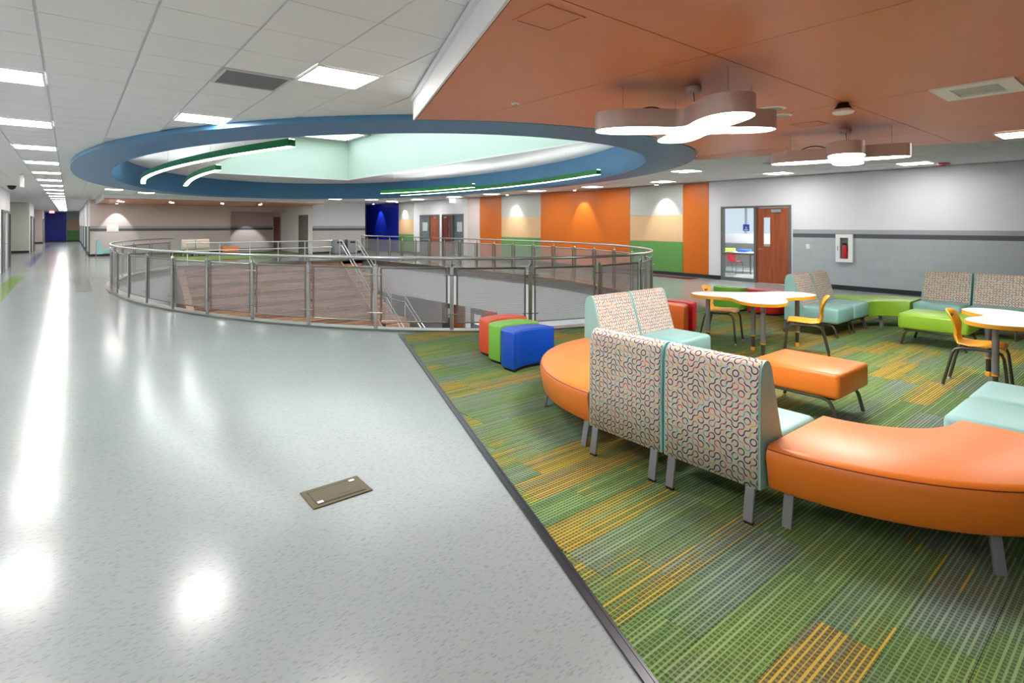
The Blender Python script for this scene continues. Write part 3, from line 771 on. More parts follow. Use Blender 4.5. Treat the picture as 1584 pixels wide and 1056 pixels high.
for s0, s1 in zip(ps, ps[1:]):
    a, b = Vector(at_s(s0)), Vector(at_s(s1)); d = (b - a); L = d.length; d.normalize()
    g = 0.085
    if L < 0.5: continue
    pn = Vector((d.y, -d.x)) * -0.012
    q0, q1 = a + d * g + pn, b - d * g + pn
    w = L - 2 * g
    me = bpy.data.meshes.new('panel'); me.from_pydata([(q0.x, q0.y, 0.15), (q1.x, q1.y, 0.15), (q1.x, q1.y, 1.0), (q0.x, q0.y, 1.0)], [], [(0, 1, 2, 3)])
    uvl = me.uv_layers.new(name='UVMap')
    for li, (u, v) in enumerate(((0, 0), (w, 0), (w, 0.85), (0, 0.85))): uvl.data[li].uv = (u, v)
    me.materials.append(MATS['perf']); pa = bpy.data.objects.new('panel', me); C.objects.link(pa); pa.parent = rail
    m = MB()
    m.tube([(q0.x, q0.y, 1.01), (q1.x, q1.y, 1.01)], 0.017, 6); m.tube([(q0.x, q0.y, 0.14), (q1.x, q1.y, 0.14)], 0.012, 6)
    m.tube([(q0.x, q0.y, 0.14), (q0.x, q0.y, 1.01)], 0.015, 6); m.tube([(q1.x, q1.y, 0.14), (q1.x, q1.y, 1.01)], 0.015, 6)
    m.build('panel_frame', 'steel_dark', pa, smooth=True)
hr = [(*at_s(S[-1] * i / 160), 1.17) for i in range(161)]
MB().tube(hr, 0.026, 10).build('handrail', 'steel', rail, smooth=True)
# two-bar barrier at the head of the bleachers
bar = thing('bleacher_barrier', 'white two-bar pipe barrier at the head of the wooden bleachers', 'railing', (3.7, STAIR_Y + 0.25, 0))
for z in (0.62, 0.94): MB().tube([(0, 0, z), (6.2, 0, z)], 0.025, 8).build('bar', 'pipe_white', bar, smooth=True)
for k in range(6): MB().tube([(0.1 + k * 1.2, 0, 0), (0.1 + k * 1.2, 0, 0.95)], 0.022, 8).build('post', 'pipe_white', bar, smooth=True)

# ================================================================== wooden bleachers and stair
ble = thing('bleachers', 'wide salmon wood bleacher steps going down inside the stair opening', 'bleachers')
NT_ = 12; rise, tr = 0.38, 0.63
for k in range(NT_ - 1):
    z = -(k + 1) * rise; y1 = STAIR_Y - k * tr - 0.02
    bx('tier', 'stair_wood', 3.62, 10.15, y1 - tr - 0.02, y1, z - rise + 0.02, z - 0.03, ble)
    bx('tread', 'tread_shade_wood', 3.62, 10.15, y1 - tr - 0.06, y1, z - 0.028, z, ble, bevel=0.008)  # tread darkened to draw the shadow line of each step
bx('top_riser', 'stair_wood', 3.62, 10.15, STAIR_Y - 0.02, STAIR_Y - 0.004, -rise, -0.01, ble)
for x0, x1 in ((3.36, 3.6), (10.17, 10.24)):
    m = MB(); ya, yb = STAIR_Y - 0.02, STAIR_Y - NT_ * tr; 
    v = [(x0, ya, 0.0), (x0, yb, LOW + 0.35), (x0, yb, LOW), (x0, ya, LOW)]; m.add(v + [(x1, p[1], p[2]) for p in v], [(0, 1, 2, 3), (7, 6, 5, 4), (0, 4, 5, 1), (1, 5, 6, 2), (2, 6, 7, 3), (3, 7, 4, 0)])
    m.build('side_wall', 'stair_wood', ble)
st = thing('side_stair', 'narrow wooden stair flight right of the bleachers with a landing', 'stair')
y, z = STAIR_Y - 0.02, 0.0
for fl in range(2):
    for k in range(12):
        z -= 0.19
        bx('step', 'stair_wood', 10.26, 11.22, y - 0.3, y, z - 0.16, z, st); bx('nosing', 'panel_orange', 10.26, 11.22, y - 0.31, y - 0.26, z, z + 0.004, st); y -= 0.29
    if fl == 0:
        bx('landing', 'stair_wood', 10.26, 11.22, y - 1.3, y, z - 0.16, z, st); y_l, z_l = y, z; y -= 1.3
def stair_rail(x, label, lower=True):
    h = thing('stair_handrail', label, 'handrail')
    y0, yl0, yl1, y1 = STAIR_Y + 0.3, y_l, y_l - 1.3, y
    for dz in (0.93, 0.68):
        path = [(x, y0, dz), (x, y0 - 0.3, dz), (x, yl0, z_l + dz), (x, yl1, z_l + dz), (x, y1 + 0.2, LOW + dz + 0.1)]
        MB().tube(path, 0.022, 8).build('bar', 'pipe_white', h, smooth=True)
    for yy, zz in ((y0, 0), ((y0 + yl0) / 2 - 0.15, z_l / 2), (yl0, z_l), (yl1, z_l), ((yl1 + y1) / 2, (z_l + LOW) / 2), (y1 + 0.25, LOW + 0.05)):
        MB().tube([(x, yy, zz), (x, yy, zz + 0.92)], 0.02, 8).build('post', 'pipe_white', h, smooth=True)
stair_rail(10.3, 'steel handrail between the bleachers and the side stair')
stair_rail(11.15, 'steel handrail on the outer side of the side stair')

# ================================================================== lounge seating
def rbox(x0, x1, y0, y1, z0, z1, name, mat, parent, r=0.04):
    return MB().box(x0, x1, y0, y1, z0, z1).build(name, mat, parent, smooth=True, bevel=r, seg=3)
W = 0.64
def make_sofa():
    """one armless module, origin at its rear left floor corner, seat towards +x, width along +y"""
    o = thing('lounge_chair', '', 'lounge chair')
    prof = [(0.0, 0.2), (0.0, 0.55), (0.005, 0.82), (0.02, 0.885), (0.05, 0.915), (0.085, 0.92), (0.115, 0.905), (0.14, 0.865), (0.2, 0.68), (0.27, 0.46), (0.3, 0.4), (0.3, 0.2)]
    w0, w1 = 0.012, W - 0.012; me = bpy.data.meshes.new('backrest'); n = len(prof)
    vs = [(p[0], w0, p[1]) for p in prof] + [(p[0], w1, p[1]) for p in prof]
    fs = [(i, i + 1, n + i + 1, n + i) for i in range(n - 1)] + [(n - 1, 0, n, 2 * n - 1)]
    me.from_pydata(vs, [], fs); uvl = me.uv_layers.new(name='UVMap'); arcs = [0.0]
    for a, b in zip(prof, prof[1:]): arcs.append(arcs[-1] + math.hypot(b[0] - a[0], b[1] - a[1]))
    for pi, p in enumerate(me.polygons):
        for li in p.loop_indices:
            vi = me.loops[li].vertex_index; uvl.data[li].uv = (vs[vi][1], arcs[vi % n])
        p.use_smooth = True
    me.materials.append(MATS['fabric']); b = bpy.data.objects.new('backrest', me); C.objects.link(b); b.parent = o
    for y0, y1 in ((0.0, 0.016), (W - 0.016, W)):
        m = MB(); pr = [(p[0] + (0.004 if p[0] < 0.2 else -0.004), p[1]) for p in prof]
        m.add([(p[0], y0, p[1]) for p in pr] + [(p[0], y1, p[1]) for p in pr], [tuple(range(n)), tuple(range(n, 2 * n))] + [(i, (i + 1) % n, n + (i + 1) % n, n + i) for i in range(n)])
        m.build('side_panel', 'aqua', o, smooth=True)
    rbox(0.24, 0.78, 0.004, W - 0.004, 0.215, 0.45, 'seat', 'aqua', o, 0.045)
    bx('base_frame', 'plastic_black', 0.03, 0.72, 0.05, W - 0.05, 0.19, 0.215, o)
    for y in (0.03, W - 0.088):
        m = MB(); m.add([(0.0, y, 0.2), (0.018, y, 0.2), (0.018, y + 0.058, 0.2), (0.0, y + 0.058, 0.2), (-0.03, y, 0.012), (-0.012, y, 0.012), (-0.012, y + 0.058, 0.012), (-0.03, y + 0.058, 0.012)], [(3, 2, 1, 0), (4, 5, 6, 7), (0, 1, 5, 4), (1, 2, 6, 5), (2, 3, 7, 6), (3, 0, 4, 7)])
        lg = m.build('leg', 'leg_grey', o, bevel=0.004); bx('foot_pad', 'plastic_black', -0.032, -0.01, y, y + 0.05, 0.002, 0.012, lg)
        yy = y + 0.025
        MB().tube([(0.3, yy, 0.2), (0.64, yy, 0.2), (0.69, yy, 0.18), (0.72, yy, 0.13), (0.755, yy, 0.012)], 0.016, 8).build('leg', 'tube_dark', o, smooth=True)
    return o
sofa0 = make_sofa(); sofa_used = False
def sofa(x, y, rz, label, group):
    global sofa_used
    o = copy_tree(sofa0) if sofa_used else sofa0; sofa_used = True
    o.location = (x, y, 0.0105 if y < 20 else 0.008); o.rotation_euler = (0, 0, rz); tag(o, label, group=group); return o
G1 = 'patterned lounge chairs of the near horseshoe'; G2 = 'patterned lounge chairs of the far horseshoe'
sofa(3.02, 2.16, 0, 'loop-patterned lounge chair seen from behind, left of the front pair', G1)
sofa(3.02, 1.50, 0, 'loop-patterned lounge chair seen from behind, right of the front pair', G1)
sofa(4.42, 4.17, R(-90), 'aqua lounge chair with patterned back beside the rail, left one with aqua side showing', G1)
sofa(5.07, 4.17, R(-90), 'aqua lounge chair with patterned back, right one next to the orange and red stools', G1)
sofa(5.11, 0.22, R(90), 'aqua lounge seat touching the big orange corner seat at right edge', G1)
sofa(5.77, 0.22, R(90), 'aqua lounge seat behind the first one at the right edge', G1)
sofa(8.80, 3.98, R(-90), 'aqua lounge chair with patterned back near the wooden door, left of its pair', G2)
sofa(9.46, 3.98, R(-90), 'aqua lounge chair joined to the green corner seat, right of its pair', G2)
sofa(11.36, 2.76, R(180), 'patterned lounge chair against the grey wall next to the green corner seat', G2)
sofa(11.36, 2.09, R(180), 'patterned lounge chair against the grey wall at the right frame edge', G2)
sofa(1.05, 34.8, 0, 'small aqua lounge chair far off by the corridor corner, seen from the side', 'far lounge chairs')
sofa(5.28, 33.6, R(90), 'grey patterned chair back seen far off beyond the bleachers, left one', 'far lounge chairs')
sofa(5.94, 33.6, R(90), 'grey patterned chair back far off beyond the bleachers, beside the orange bench', 'far lounge chairs')
def corner(x, y, a0, a1, ri, ro, mat, seam, label, legs, group=None, z0=0.20, z1=0.45):
    o = thing('corner_seat', label, 'corner bench', (x, y, 0.0105 if y < 20 else 0.008), 0, group)
    N = 28; m = MB(); prof = [(ri, z0), (ri, z1 - 0.04), (ri + 0.012, z1 - 0.012), (ri + 0.04, z1), (ro - 0.05, z1 + 0.004), (ro - 0.02, z1 - 0.006), (ro - 0.004, z1 - 0.03), (ro, z1 - 0.06), (ro - 0.03, z0 + 0.02), (ro - 0.05, z0)]
    n = len(prof); vs = []; fs = []
    for i in range(N + 1):
        a = a0 + (a1 - a0) * i / N; vs += [(r * math.cos(a), r * math.sin(a), z) for r, z in prof]
    for i in range(N):
        for k in range(n): fs.append((i * n + k, i * n + (k + 1) % n, (i + 1) * n + (k + 1) % n, (i + 1) * n + k))
    fs += [tuple(range(n)), tuple(range(N * n, N * n + n))]
    m.add(vs, fs); m.build('cushion', mat, o, smooth=True)
    MB().tube([((ro - 0.012) * math.cos(a0 + (a1 - a0) * i / N), (ro - 0.012) * math.sin(a0 + (a1 - a0) * i / N), z1 - 0.018) for i in range(N + 1)], 0.0035, 5).build('seam', seam, o)
    m = MB(); fr = [((ri + 0.1) * math.cos(a0 + (a1 - a0) * i / 12), (ri + 0.1) * math.sin(a0 + (a1 - a0) * i / 12)) for i in range(13)] + [((ro - 0.12) * math.cos(a1 + (a0 - a1) * i / 12), (ro - 0.12) * math.sin(a1 + (a0 - a1) * i / 12)) for i in range(13)]
    m.prism(fr, z0 - 0.02, z0); m.build('base_frame', 'plastic_black', o)
    for (a, r) in legs:
        a = a0 + (a1 - a0) * a; d = Vector((math.cos(a), math.sin(a))); t = Vector((-d.y, d.x)) * 0.027; s = 1 if r > (ri + ro) / 2 else -1
        m = MB(); v = []
        for q, z in ((r, z0), (r - 0.02 * s, z0), (r + 0.04 * s, 0.0), (r + 0.02 * s, 0.0)): v += [(d.x * q + t.x, d.y * q + t.y, z), (d.x * q - t.x, d.y * q - t.y, z)]
        m.add(v, [(0, 1, 3, 2), (4, 5, 7, 6), (0, 1, 5, 4), (2, 3, 7, 6), (0, 2, 6, 4), (1, 3, 7, 5)]); m.build('leg', 'leg_grey', o, bevel=0.004)
    return o
corner(4.40, 2.82, R(90), R(180), 0.60, 1.38, 'vinyl_orange', 'seam_orange', 'orange curved corner seat at the left end of the front lounge chairs', ((0.96, 1.3), (0.5, 1.3), (0.04, 1.3), (0.1, 0.7), (0.9, 0.7)), 'orange corner seats')
corner(4.43, 1.48, R(180), R(270), 0.56, 1.38, 'vinyl_orange', 'seam_orange', 'large orange curved corner seat in the right foreground', ((0.04, 1.28), (0.5, 1.28), (0.96, 1.28), (0.1, 0.66), (0.9, 0.66)), 'orange corner seats')
corner(10.12, 2.78, R(0), R(90), 0.44, 1.22, 'vinyl_lime', 'seam_orange', 'lime green curved corner seat in front of the grey wall', ((0.05, 0.54), (0.5, 0.56), (0.95, 0.54), (0.5, 1.1)), None)
corner(6.65, 33.62, R(0), R(90), 0.05, 0.78, 'vinyl_orange', 'seam_orange', 'orange seat far off beyond the bleachers beside the patterned chair', ((0.1, 0.6), (0.9, 0.6)), 'orange corner seats')
def ottoman(x0, x1, y0, y1, mat, label, seam=None):
    o = thing('bench_ottoman', label, 'ottoman', ((x0 + x1) / 2, (y0 + y1) / 2, 0.0105)); a, b = (x1 - x0) / 2, (y1 - y0) / 2
    rbox(-a, a, -b, b, 0.235, 0.45, 'cushion', mat, o, 0.035)
    if seam: MB().tube([(-a + 0.004, -b + 0.02, 0.418), (-a + 0.004, b - 0.02, 0.418)], 0.003, 5).build('seam', seam, o)
    bx('base_frame', 'plastic_black', -a + 0.06, a - 0.06, -b + 0.06, b - 0.06, 0.215, 0.235, o)
    for sx in (-1, 1):
        for sy in (-1, 1):
            MB().tube([(sx * (a - 0.05), 0, 0.222), (sx * (a - 0.05), sy * (b - 0.16), 0.222), (sx * (a - 0.05), sy * (b - 0.1), 0.205), (sx * (a - 0.05), sy * (b - 0.07), 0.16), (sx * (a - 0.05), sy * (b - 0.03), 0.01)], 0.016, 8).build('leg', 'tube_dark', o, smooth=True)
    return o
ottoman(4.95, 5.63, 1.79, 2.55, 'vinyl_orange', 'orange box ottoman on tube legs in the middle of the near seating', 'seam_orange')
ottoman(9.13, 9.86, 1.76, 2.55, 'vinyl_lime', 'lime green box ottoman on tube legs before the wall chairs')
def stool(x, y, rz, mat, label, group):
    o = thing('crescent_stool', label, 'stool', (x, y, 0.0105), rz, group)
    N = 14; w = 0.32; pts = []
    for i in range(N + 1): u = -w + 2 * w * i / N; pts.append((u, -0.16 + 0.085 * (1 - (u / w) ** 2)))
    
    for i in range(N + 5):
        q = math.pi * i / (N + 4); cq, sq = math.cos(q), math.sin(q)
        pts.append((w * math.copysign(abs(cq) ** 0.75, cq), -0.03 + 0.26 * sq ** 0.75))
    m = MB(); m.prism(pts, 0.025, 0.46); m.build('cushion', mat, o, smooth=True, bevel=0.022, seg=3)
    m = MB(); m.prism([(p[0] * 0.93, p[1] * 0.9) for p in pts], 0.0, 0.025); m.build('base', 'plastic_black', o)
    return o
GS = 'crescent stools by the rail'; GS2 = 'crescent stools behind the seating'
stool(4.27, 4.98, 0, 'stool_blue', 'blue crescent stool, front of the nested three', GS)
stool(4.37, 5.365, R(0), 'stool_lime', 'lime crescent stool between the blue and red-orange ones', GS)
stool(4.5, 5.75, R(0), 'stool_red_orange', 'red-orange crescent stool, rearmost of the nested three', GS)
stool(7.28, 5.10, R(-75), 'stool_orange', 'orange crescent stool half hidden behind the patterned chair', GS2)
stool(7.67, 5.20, R(-75), 'stool_red', 'red crescent stool beside the orange one, left of the table', GS2)
stool(10.30, 5.74, R(82), 'stool_lime', 'green crescent stool behind the table and yellow chair', GS2)
stool(10.36, 5.05, R(85), 'stool_red', 'red crescent stool behind the table legs', GS2)
stool(10.50, 4.38, R(90), 'stool_blue', 'blue crescent stool behind the table, beside the aqua chair', GS2)

# ------------------------------------------------------------------ tables and yellow chairs
def table(x, y, rz, label, rmid=0.62, ramp_=0.25):
    o = thing('lobed_table', label, 'table', (x, y, 0.0105), rz, 'three-lobed tables'); N = 90
    def rr(a):
        v = 0.37
        for la, lr in ((124, 0.84), (214, 0.86), (336, 0.90)):
            d_ = (math.degrees(a) - la + 180) % 360 - 180; v += (lr - 0.37) * math.exp(-(abs(d_) / 34.0) ** 2.3)
        return v
    pts = [(rr(a) * math.cos(a), rr(a) * math.sin(a)) for a in (2 * math.pi * i / N for i in range(N))]
    MB().prism([(p[0] * 0.996, p[1] * 0.996) for p in pts], 0.702, 0.732).build('table_top', 'table_white', o, smooth=True)
    band('edge_band', 'edge_yellow', pts, 0.692, 0.7315, -0.004, 0.004, o)
    MB().prism([(p[0] * 0.97, p[1] * 0.97) for p in pts], 0.694, 0.702).build('underside', 'edge_yellow', o)
    for a, r_ in ((R(124), 0.62), (R(214), 0.64), (R(336), 0.68), (R(190), 0.12)):
        lx, ly = r_ * math.cos(a), r_ * math.sin(a)
        lg = MB().tube([(lx, ly, 0.2), (lx, ly, 0.695)], 0.03, 12).build('leg', 'leg_grey', o, smooth=True)
        MB().tube([(lx, ly, 0.05), (lx, ly, 0.21)], 0.024, 12).build('leg_insert', 'tube_dark', lg, smooth=True)
        MB().tube([(lx, ly, 0.195), (lx, ly, 0.21)], 0.033, 12).build('collar', 'edge_yellow', lg, smooth=True)
        MB().lathe([(0.03, 0.0), (0.03, 0.045), (0.022, 0.055)], lx, ly, 12).build('foot', 'edge_yellow', lg, smooth=True)
    return o
table(7.30, 3.68, R(0), 'white three-lobed table with yellow edge, whole top in view')
table(7.70, 0.84, R(-65), 'white three-lobed table with yellow edge cut off by the right frame edge')
def make_chair():
    o = thing('shell_chair', '', 'chair')
    # shell: seat facing +x, hourglass back; grid of (row) profile points and half widths
    prof = [(0.22, 0.432, 0.17), (0.19, 0.452, 0.195), (0.08, 0.45, 0.205), (-0.06, 0.44, 0.2), (-0.145, 0.45, 0.17), (-0.185, 0.485, 0.135), (-0.195, 0.53, 0.115), (-0.19, 0.58, 0.13), (-0.195, 0.64, 0.165), (-0.215, 0.70, 0.185), (-0.24, 0.755, 0.185), (-0.262, 0.80, 0.15)]
    me = bpy.data.meshes.new('shell'); vs = []; fs = []; nc = 9
    for (x, z, w) in prof:
        for c in range(nc):
            u = -1 + 2 * c / (nc - 1); bend = 0.03 * u * u
            if z < 0.47: vs.append((x, u * w, z + bend * 0.7))
            else: vs.append((x + bend * 1.2, u * w, z - (0.02 * u * u if z > 0.78 else 0)))
    for i in range(len(prof) - 1):
        for c in range(nc - 1): fs.append((i * nc + c, i * nc + c + 1, (i + 1) * nc + c + 1, (i + 1) * nc + c))
    me.from_pydata(vs, [], fs); bm = bmesh.new(); bm.from_mesh(me); bmesh.ops.recalc_face_normals(bm, faces=bm.faces)
    bmesh.ops.solidify(bm, geom=bm.faces[:], thickness=0.012); bm.to_mesh(me); bm.free()
    for p in me.polygons: p.use_smooth = True
    me.materials.append(MATS['chair_yellow']); sh = bpy.data.objects.new('shell', me); C.objects.link(sh); sh.parent = o
    MB().tube([(-0.226, -0.05, 0.733), (-0.226, 0.05, 0.733)], 0.016, 8).build('grip_hole', 'tube_dark', sh)
    for sy in (-1, 1):
        MB().tube([(0.25, sy * 0.2, 0.012), (0.215, sy * 0.195, 0.36), (0.195, sy * 0.19, 0.405), (0.15, sy * 0.185, 0.425), (-0.0, sy * 0.18, 0.425)], 0.0145, 8).build('leg', 'tube_dark', o, smooth=True)
        MB().tube([(-0.27, sy * 0.2, 0.012), (-0.19, sy * 0.195, 0.36), (-0.165, sy * 0.19, 0.405), (-0.12, sy * 0.185, 0.42), (-0.0, sy * 0.18, 0.425)], 0.0145, 8).build('leg', 'tube_dark', o, smooth=True)
        for xx in (0.25, -0.27): MB().lathe([(0.014, 0.0), (0.016, 0.02)], xx, sy * 0.2, 8).build('glide', 'silver_rubber', o)
    for xx in (0.1, -0.1): MB().tube([(xx, -0.18, 0.425), (xx, 0.18, 0.425)], 0.011, 6).build('cross_bar', 'tube_dark', o)
    return o
ch0 = make_chair()
for k, (x, y, rz, lab) in enumerate(((7.42, 4.26, R(-75), 'yellow shell chair behind the lobed table, seen past its left lobe'), (7.42, 3.08, R(112), 'yellow shell chair pulled up to the right side of the lobed table'), (7.38, 1.34, R(-86), 'yellow shell chair in profile at the table by the right edge'))):
    o = ch0 if k == 0 else copy_tree(ch0); o.location = (x, y, 0.0105); o.rotation_euler = (0, 0, rz); tag(o, lab, group='yellow shell chairs')

# ================================================================== lamps
def pendant(x, y, rz, zb, label, cables, cx_, cy_):
    o = thing('lobed_pendant', label, 'pendant lamp', (x, y, zb), rz, 'lobed pendant lamps'); N = 144
    def rr(a):
        v = 0.25
        for la, lr in ((140, 0.80), (52, 0.68), (236, 0.74), (318, 0.62)):
            d_ = (math.degrees(a) - la + 180) % 360 - 180; v += (lr - 0.25) * math.exp(-(abs(d_) / 25.0) ** 2.6)
        return v
    pts = [(rr(a) * math.cos(a), rr(a) * math.sin(a)) for a in (2 * math.pi * i / N for i in range(N))]
    band('shade', 'taupe_metal', pts, 0.0, 0.14, -0.008, 0.0, o)
    MB().prism([(p[0] * 0.985, p[1] * 0.985) for p in pts], 0.012, 0.022).build('diffuser', 'pendant_glow', o)
    MB().prism([(p[0] * 0.985, p[1] * 0.985) for p in pts], 0.125, 0.137).build('top_plate', 'taupe_metal', o)
    top = OZ - zb
    for (a, r) in cables: MB().tube([(r * math.cos(a), r * math.sin(a), 0.135), (r * math.cos(a), r * math.sin(a), top)], 0.0018, 5).build('cable', 'steel_dark', o)
    MB().lathe([(0.06, top - 0.045), (0.062, top - 0.002)], cx_, cy_, 16).build('canopy', 'taupe_metal', o, smooth=True)
    MB().tube([(cx_, cy_, top - 0.04), (cx_ + 0.01, cy_, 0.25), (cx_ + 0.06, cy_ - 0.03, 0.14)], 0.004, 6).build('cord', 'plastic_black', o)
    MB().tube([(-0.4 + 0.35 * i / 8, 0.3 - 0.12 * i / 8, 0.138 + 0.06 * math.sin(math.pi * i / 8)) for i in range(9)], 0.006, 6).build('wire_loop', 'plastic_black', o)
    return o
cb = [(R(140), 0.58), (R(52), 0.5), (R(236), 0.54), (R(318), 0.44)]
pendant(3.88, 2.45, R(0), 2.46, 'taupe four-lobed pendant lamp, the large near one over the orange seats', cb, 0.02, 0.03)
pendant(7.02, 2.47, R(-36), 2.46, 'taupe four-lobed pendant lamp, the smaller far one over the table', cb, 0.0, 0.0)
def strip_lamp(pts, z, label, drop=3.735):
    o = thing('curved_strip_lamp', label, 'strip lamp', (0, 0, 0), 0, 'green curved strip lamps in the ring')
    P = [Vector(p) * 1.162 for p in pts]
    # smooth by Catmull-Rom
    Q = []
    for i in range(len(P) - 1):
        p0_, p1_, p2_, p3_ = P[max(0, i - 1)], P[i], P[i + 1], P[min(len(P) - 1, i + 2)]
        for k in range(8):
            t = k / 8; Q.append(0.5 * ((2 * p1_) + (p2_ - p0_) * t + (2 * p0_ - 5 * p1_ + 4 * p2_ - p3_) * t * t + (3 * p1_ - p0_ - 3 * p2_ + p3_) * t ** 3))
    Q.append(P[-1])
    def sweep(name, mat, w, z0, z1):
        m = MB(); n = len(Q); vs = []; fs = []
        for i in range(n):
            d = (Q[min(n - 1, i + 1)] - Q[max(0, i - 1)]).normalized(); nr = Vector((d.y, -d.x)) * w
            for s_, zz in ((1, z0), (1, z1), (-1, z1), (-1, z0)): vs.append((Q[i].x + nr.x * s_, Q[i].y + nr.y * s_, zz))
        for i in range(n - 1):
            for k in range(4): fs.append((i * 4 + k, i * 4 + (k + 1) % 4, (i + 1) * 4 + (k + 1) % 4, (i + 1) * 4 + k))
        fs += [(0, 1, 2, 3), (4 * n - 4, 4 * n - 3, 4 * n - 2, 4 * n - 1)]
        m.add(vs, fs); return m.build(name, mat, o)
    sweep('housing', 'green_metal', 0.062, z + 0.008, z + 0.13); sweep('diffuser', 'strip_glow', 0.056, z, z + 0.008); sweep('uplight', 'strip_glow', 0.05, z + 0.118, z + 0.1305)
    for i in (len(Q) // 6, len(Q) // 2, 5 * len(Q) // 6): MB().tube([(Q[i].x, Q[i].y, z + 0.13), (Q[i].x, Q[i].y, drop)], 0.002, 5).build('cable', 'steel', o)
strip_lamp([(2.38, 7.75), (1.95, 9.4), (1.6, 11.4), (1.4, 13.4), (1.36, 15.3), (1.5, 17.2)], 2.96, 'longer green curved strip lamp on the left inside the ring')
strip_lamp([(2.28, 12.0), (2.22, 13.4), (2.28, 15.2), (2.5, 17.5)], 2.96, 'shorter green curved strip lamp on the left inside the ring')
strip_lamp([(8.82, 7.9), (9.45, 10.3), (9.78, 12.8), (9.8, 15.4), (9.52, 18.2)], 2.96, 'longer green curved strip lamp on the right inside the ring')
strip_lamp([(9.05, 12.9), (9.0, 14.6), (8.75, 16.2), (8.4, 17.5)], 2.96, 'shorter green strip lamp on the right inside the ring, further off')
for k, x in enumerate((1.9, 4.0, 6.3, 8.2)):
    o = thing('linear_light', ('leftmost', 'second', 'third', 'rightmost')[k] + ' slim light in the orange ceiling of the far lounge', 'ceiling light', (x, 32.2, 2.86), R(-12), 'slim lights of the far lounge')
    bx('light_frame', 'plastic_white', -0.08, 0.08, -0.55, 0.55, -0.03, 0.0, o); bx('diffuser', 'slim_lamp', -0.06, 0.06, -0.52, 0.52, -0.035, -0.03, o)
l = copy_tree(proto); l.location = (8.95, 1.15, OZ - 0.009); tag(l, 'square recessed light in the orange ceiling at the right frame edge', group='lights of the orange ceiling')
def downlight(x, y, z, aim, power, label):
    o = thing('downlight', label, 'downlight', (x, y, z), 0, 'wall washing downlights'); MB().lathe([(0.06, -0.012), (0.085, -0.006), (0.085, 0.0)], n=20).build('trim_ring', 'plastic_white', o, smooth=True); MB().lathe([(0.052, -0.016), (0.055, -0.012)], n=16).build('lens', 'lamp_white', o)
    ld = bpy.data.lights.new('downlight_beam', 'SPOT'); ld.energy = power; ld.spot_size = R(62); ld.spot_blend = 0.35; ld.shadow_soft_size = 0.05; ld.color = (1, 0.97, 0.93)
    lo = bpy.data.objects.new('downlight_beam', ld); C.objects.link(lo); lo.parent = o; lo.location = (0, 0, -0.03); lo.rotation_euler = Vector(aim).to_track_quat('-Z', 'Y').to_euler()
for y, lab in ((11.1, 'downlight washing the striped panel nearest the wooden door'), (14.9, 'downlight washing the wide orange wall panel'), (19.1, 'downlight washing the narrow striped panel'), (29.7, 'downlight washing the striped panel beside the blue wall'), (33.0, 'downlight washing the blue wall panel')):
    downlight(15.25, y, TZ - 0.012, (0.42, 0, -1), 45, lab)
downlight(9.3, 38.6, 2.86, (0, 0.35, -1), 90, 'added downlight brightening the far recess')  # extra spot, added to lift the dark recess
downlight(2.0, 36.5, 2.86, (0, 0.4, -1), 45, 'downlight washing the far wall above the paper notice')
for x, y, w in ((13.6, 9, 'right front'), (13.6, 15, 'right middle'), (13.6, 21, 'right rear, near the lower doors'), (0, 12, 'left front'), (-0.5, 20, 'left rear'), (6, 2, 'front centre'), (10, 2, 'front right corner'), (6, 34, 'behind the bleachers')):
    tag(bx('lower_fill_panel', 'lower_fill_glow', x - 0.6, x + 0.6, y - 0.6, y + 0.6, -1.52, -1.501), 'added unseen light panel under the lower storey ceiling, ' + w, 'ceiling light', 'added fill panels of the storey below')  # unseen panels, added to light the storey below

# ================================================================== fittings
fb_ = thing('floor_box', 'bronze rectangular floor outlet box set in the pale vinyl floor', 'floor box', (1.325, 3.41, 0))
m = MB(); m.box(-0.19, 0.19, -0.128, 0.128, 0.0, 0.008); m.build('rim', 'brass', fb_, bevel=0.006)
rbx = MB().box(-0.155, 0.155, -0.098, 0.098, 0.006, 0.0105).build('lid', 'brass', fb_, bevel=0.002)
for x, y in ((-0.13, -0.075), (0.13, 0.075)): bx('hook_opening', 'plastic_white', x - 0.018, x + 0.018, y - 0.014, y + 0.014, 0.010, 0.0112, rbx); bx('hook_shadow', 'plastic_black', x - 0.02, x + 0.02, y + (0.014 if x < 0 else -0.02), y + (0.02 if x < 0 else -0.014), 0.010, 0.0114, rbx)
for y0, y1, x0, x1 in ((0.085, 0.088, -0.15, 0.15), (-0.088, -0.085, -0.15, 0.15), (-0.06, -0.057, -0.02, 0.09)): bx('lid_groove', 'plastic_black', x0, x1, y0, y1, 0.010, 0.0109, rbx)
ext = thing('extinguisher_cabinet', 'white fire extinguisher cabinet with red cylinder on the grey wall', 'extinguisher cabinet', (WX - 0.01, 5.38, 0.73))
m = MB()
for y0, y1, z0, z1 in ((0, 0.4, 0, 0.09), (0, 0.4, 0.64, 0.73), (0, 0.1, 0.09, 0.64), (0.3, 0.4, 0.09, 0.64)): m.box(-0.06, 0, y0, y1, z0, z1)
m.build('cabinet_frame', 'plastic_white', ext); bx('cabinet_back', 'vent_grey', -0.004, 0, 0.1, 0.3, 0.09, 0.64, ext)
cyl = MB().lathe([(0.05, 0.1), (0.055, 0.12), (0.055, 0.38), (0.035, 0.43), (0.015, 0.45)], -0.03, 0.19, 16).build('cylinder', 'red_paint', ext, smooth=True); cyl.scale = (0.5, 1, 1); cyl.location.x = -0.018
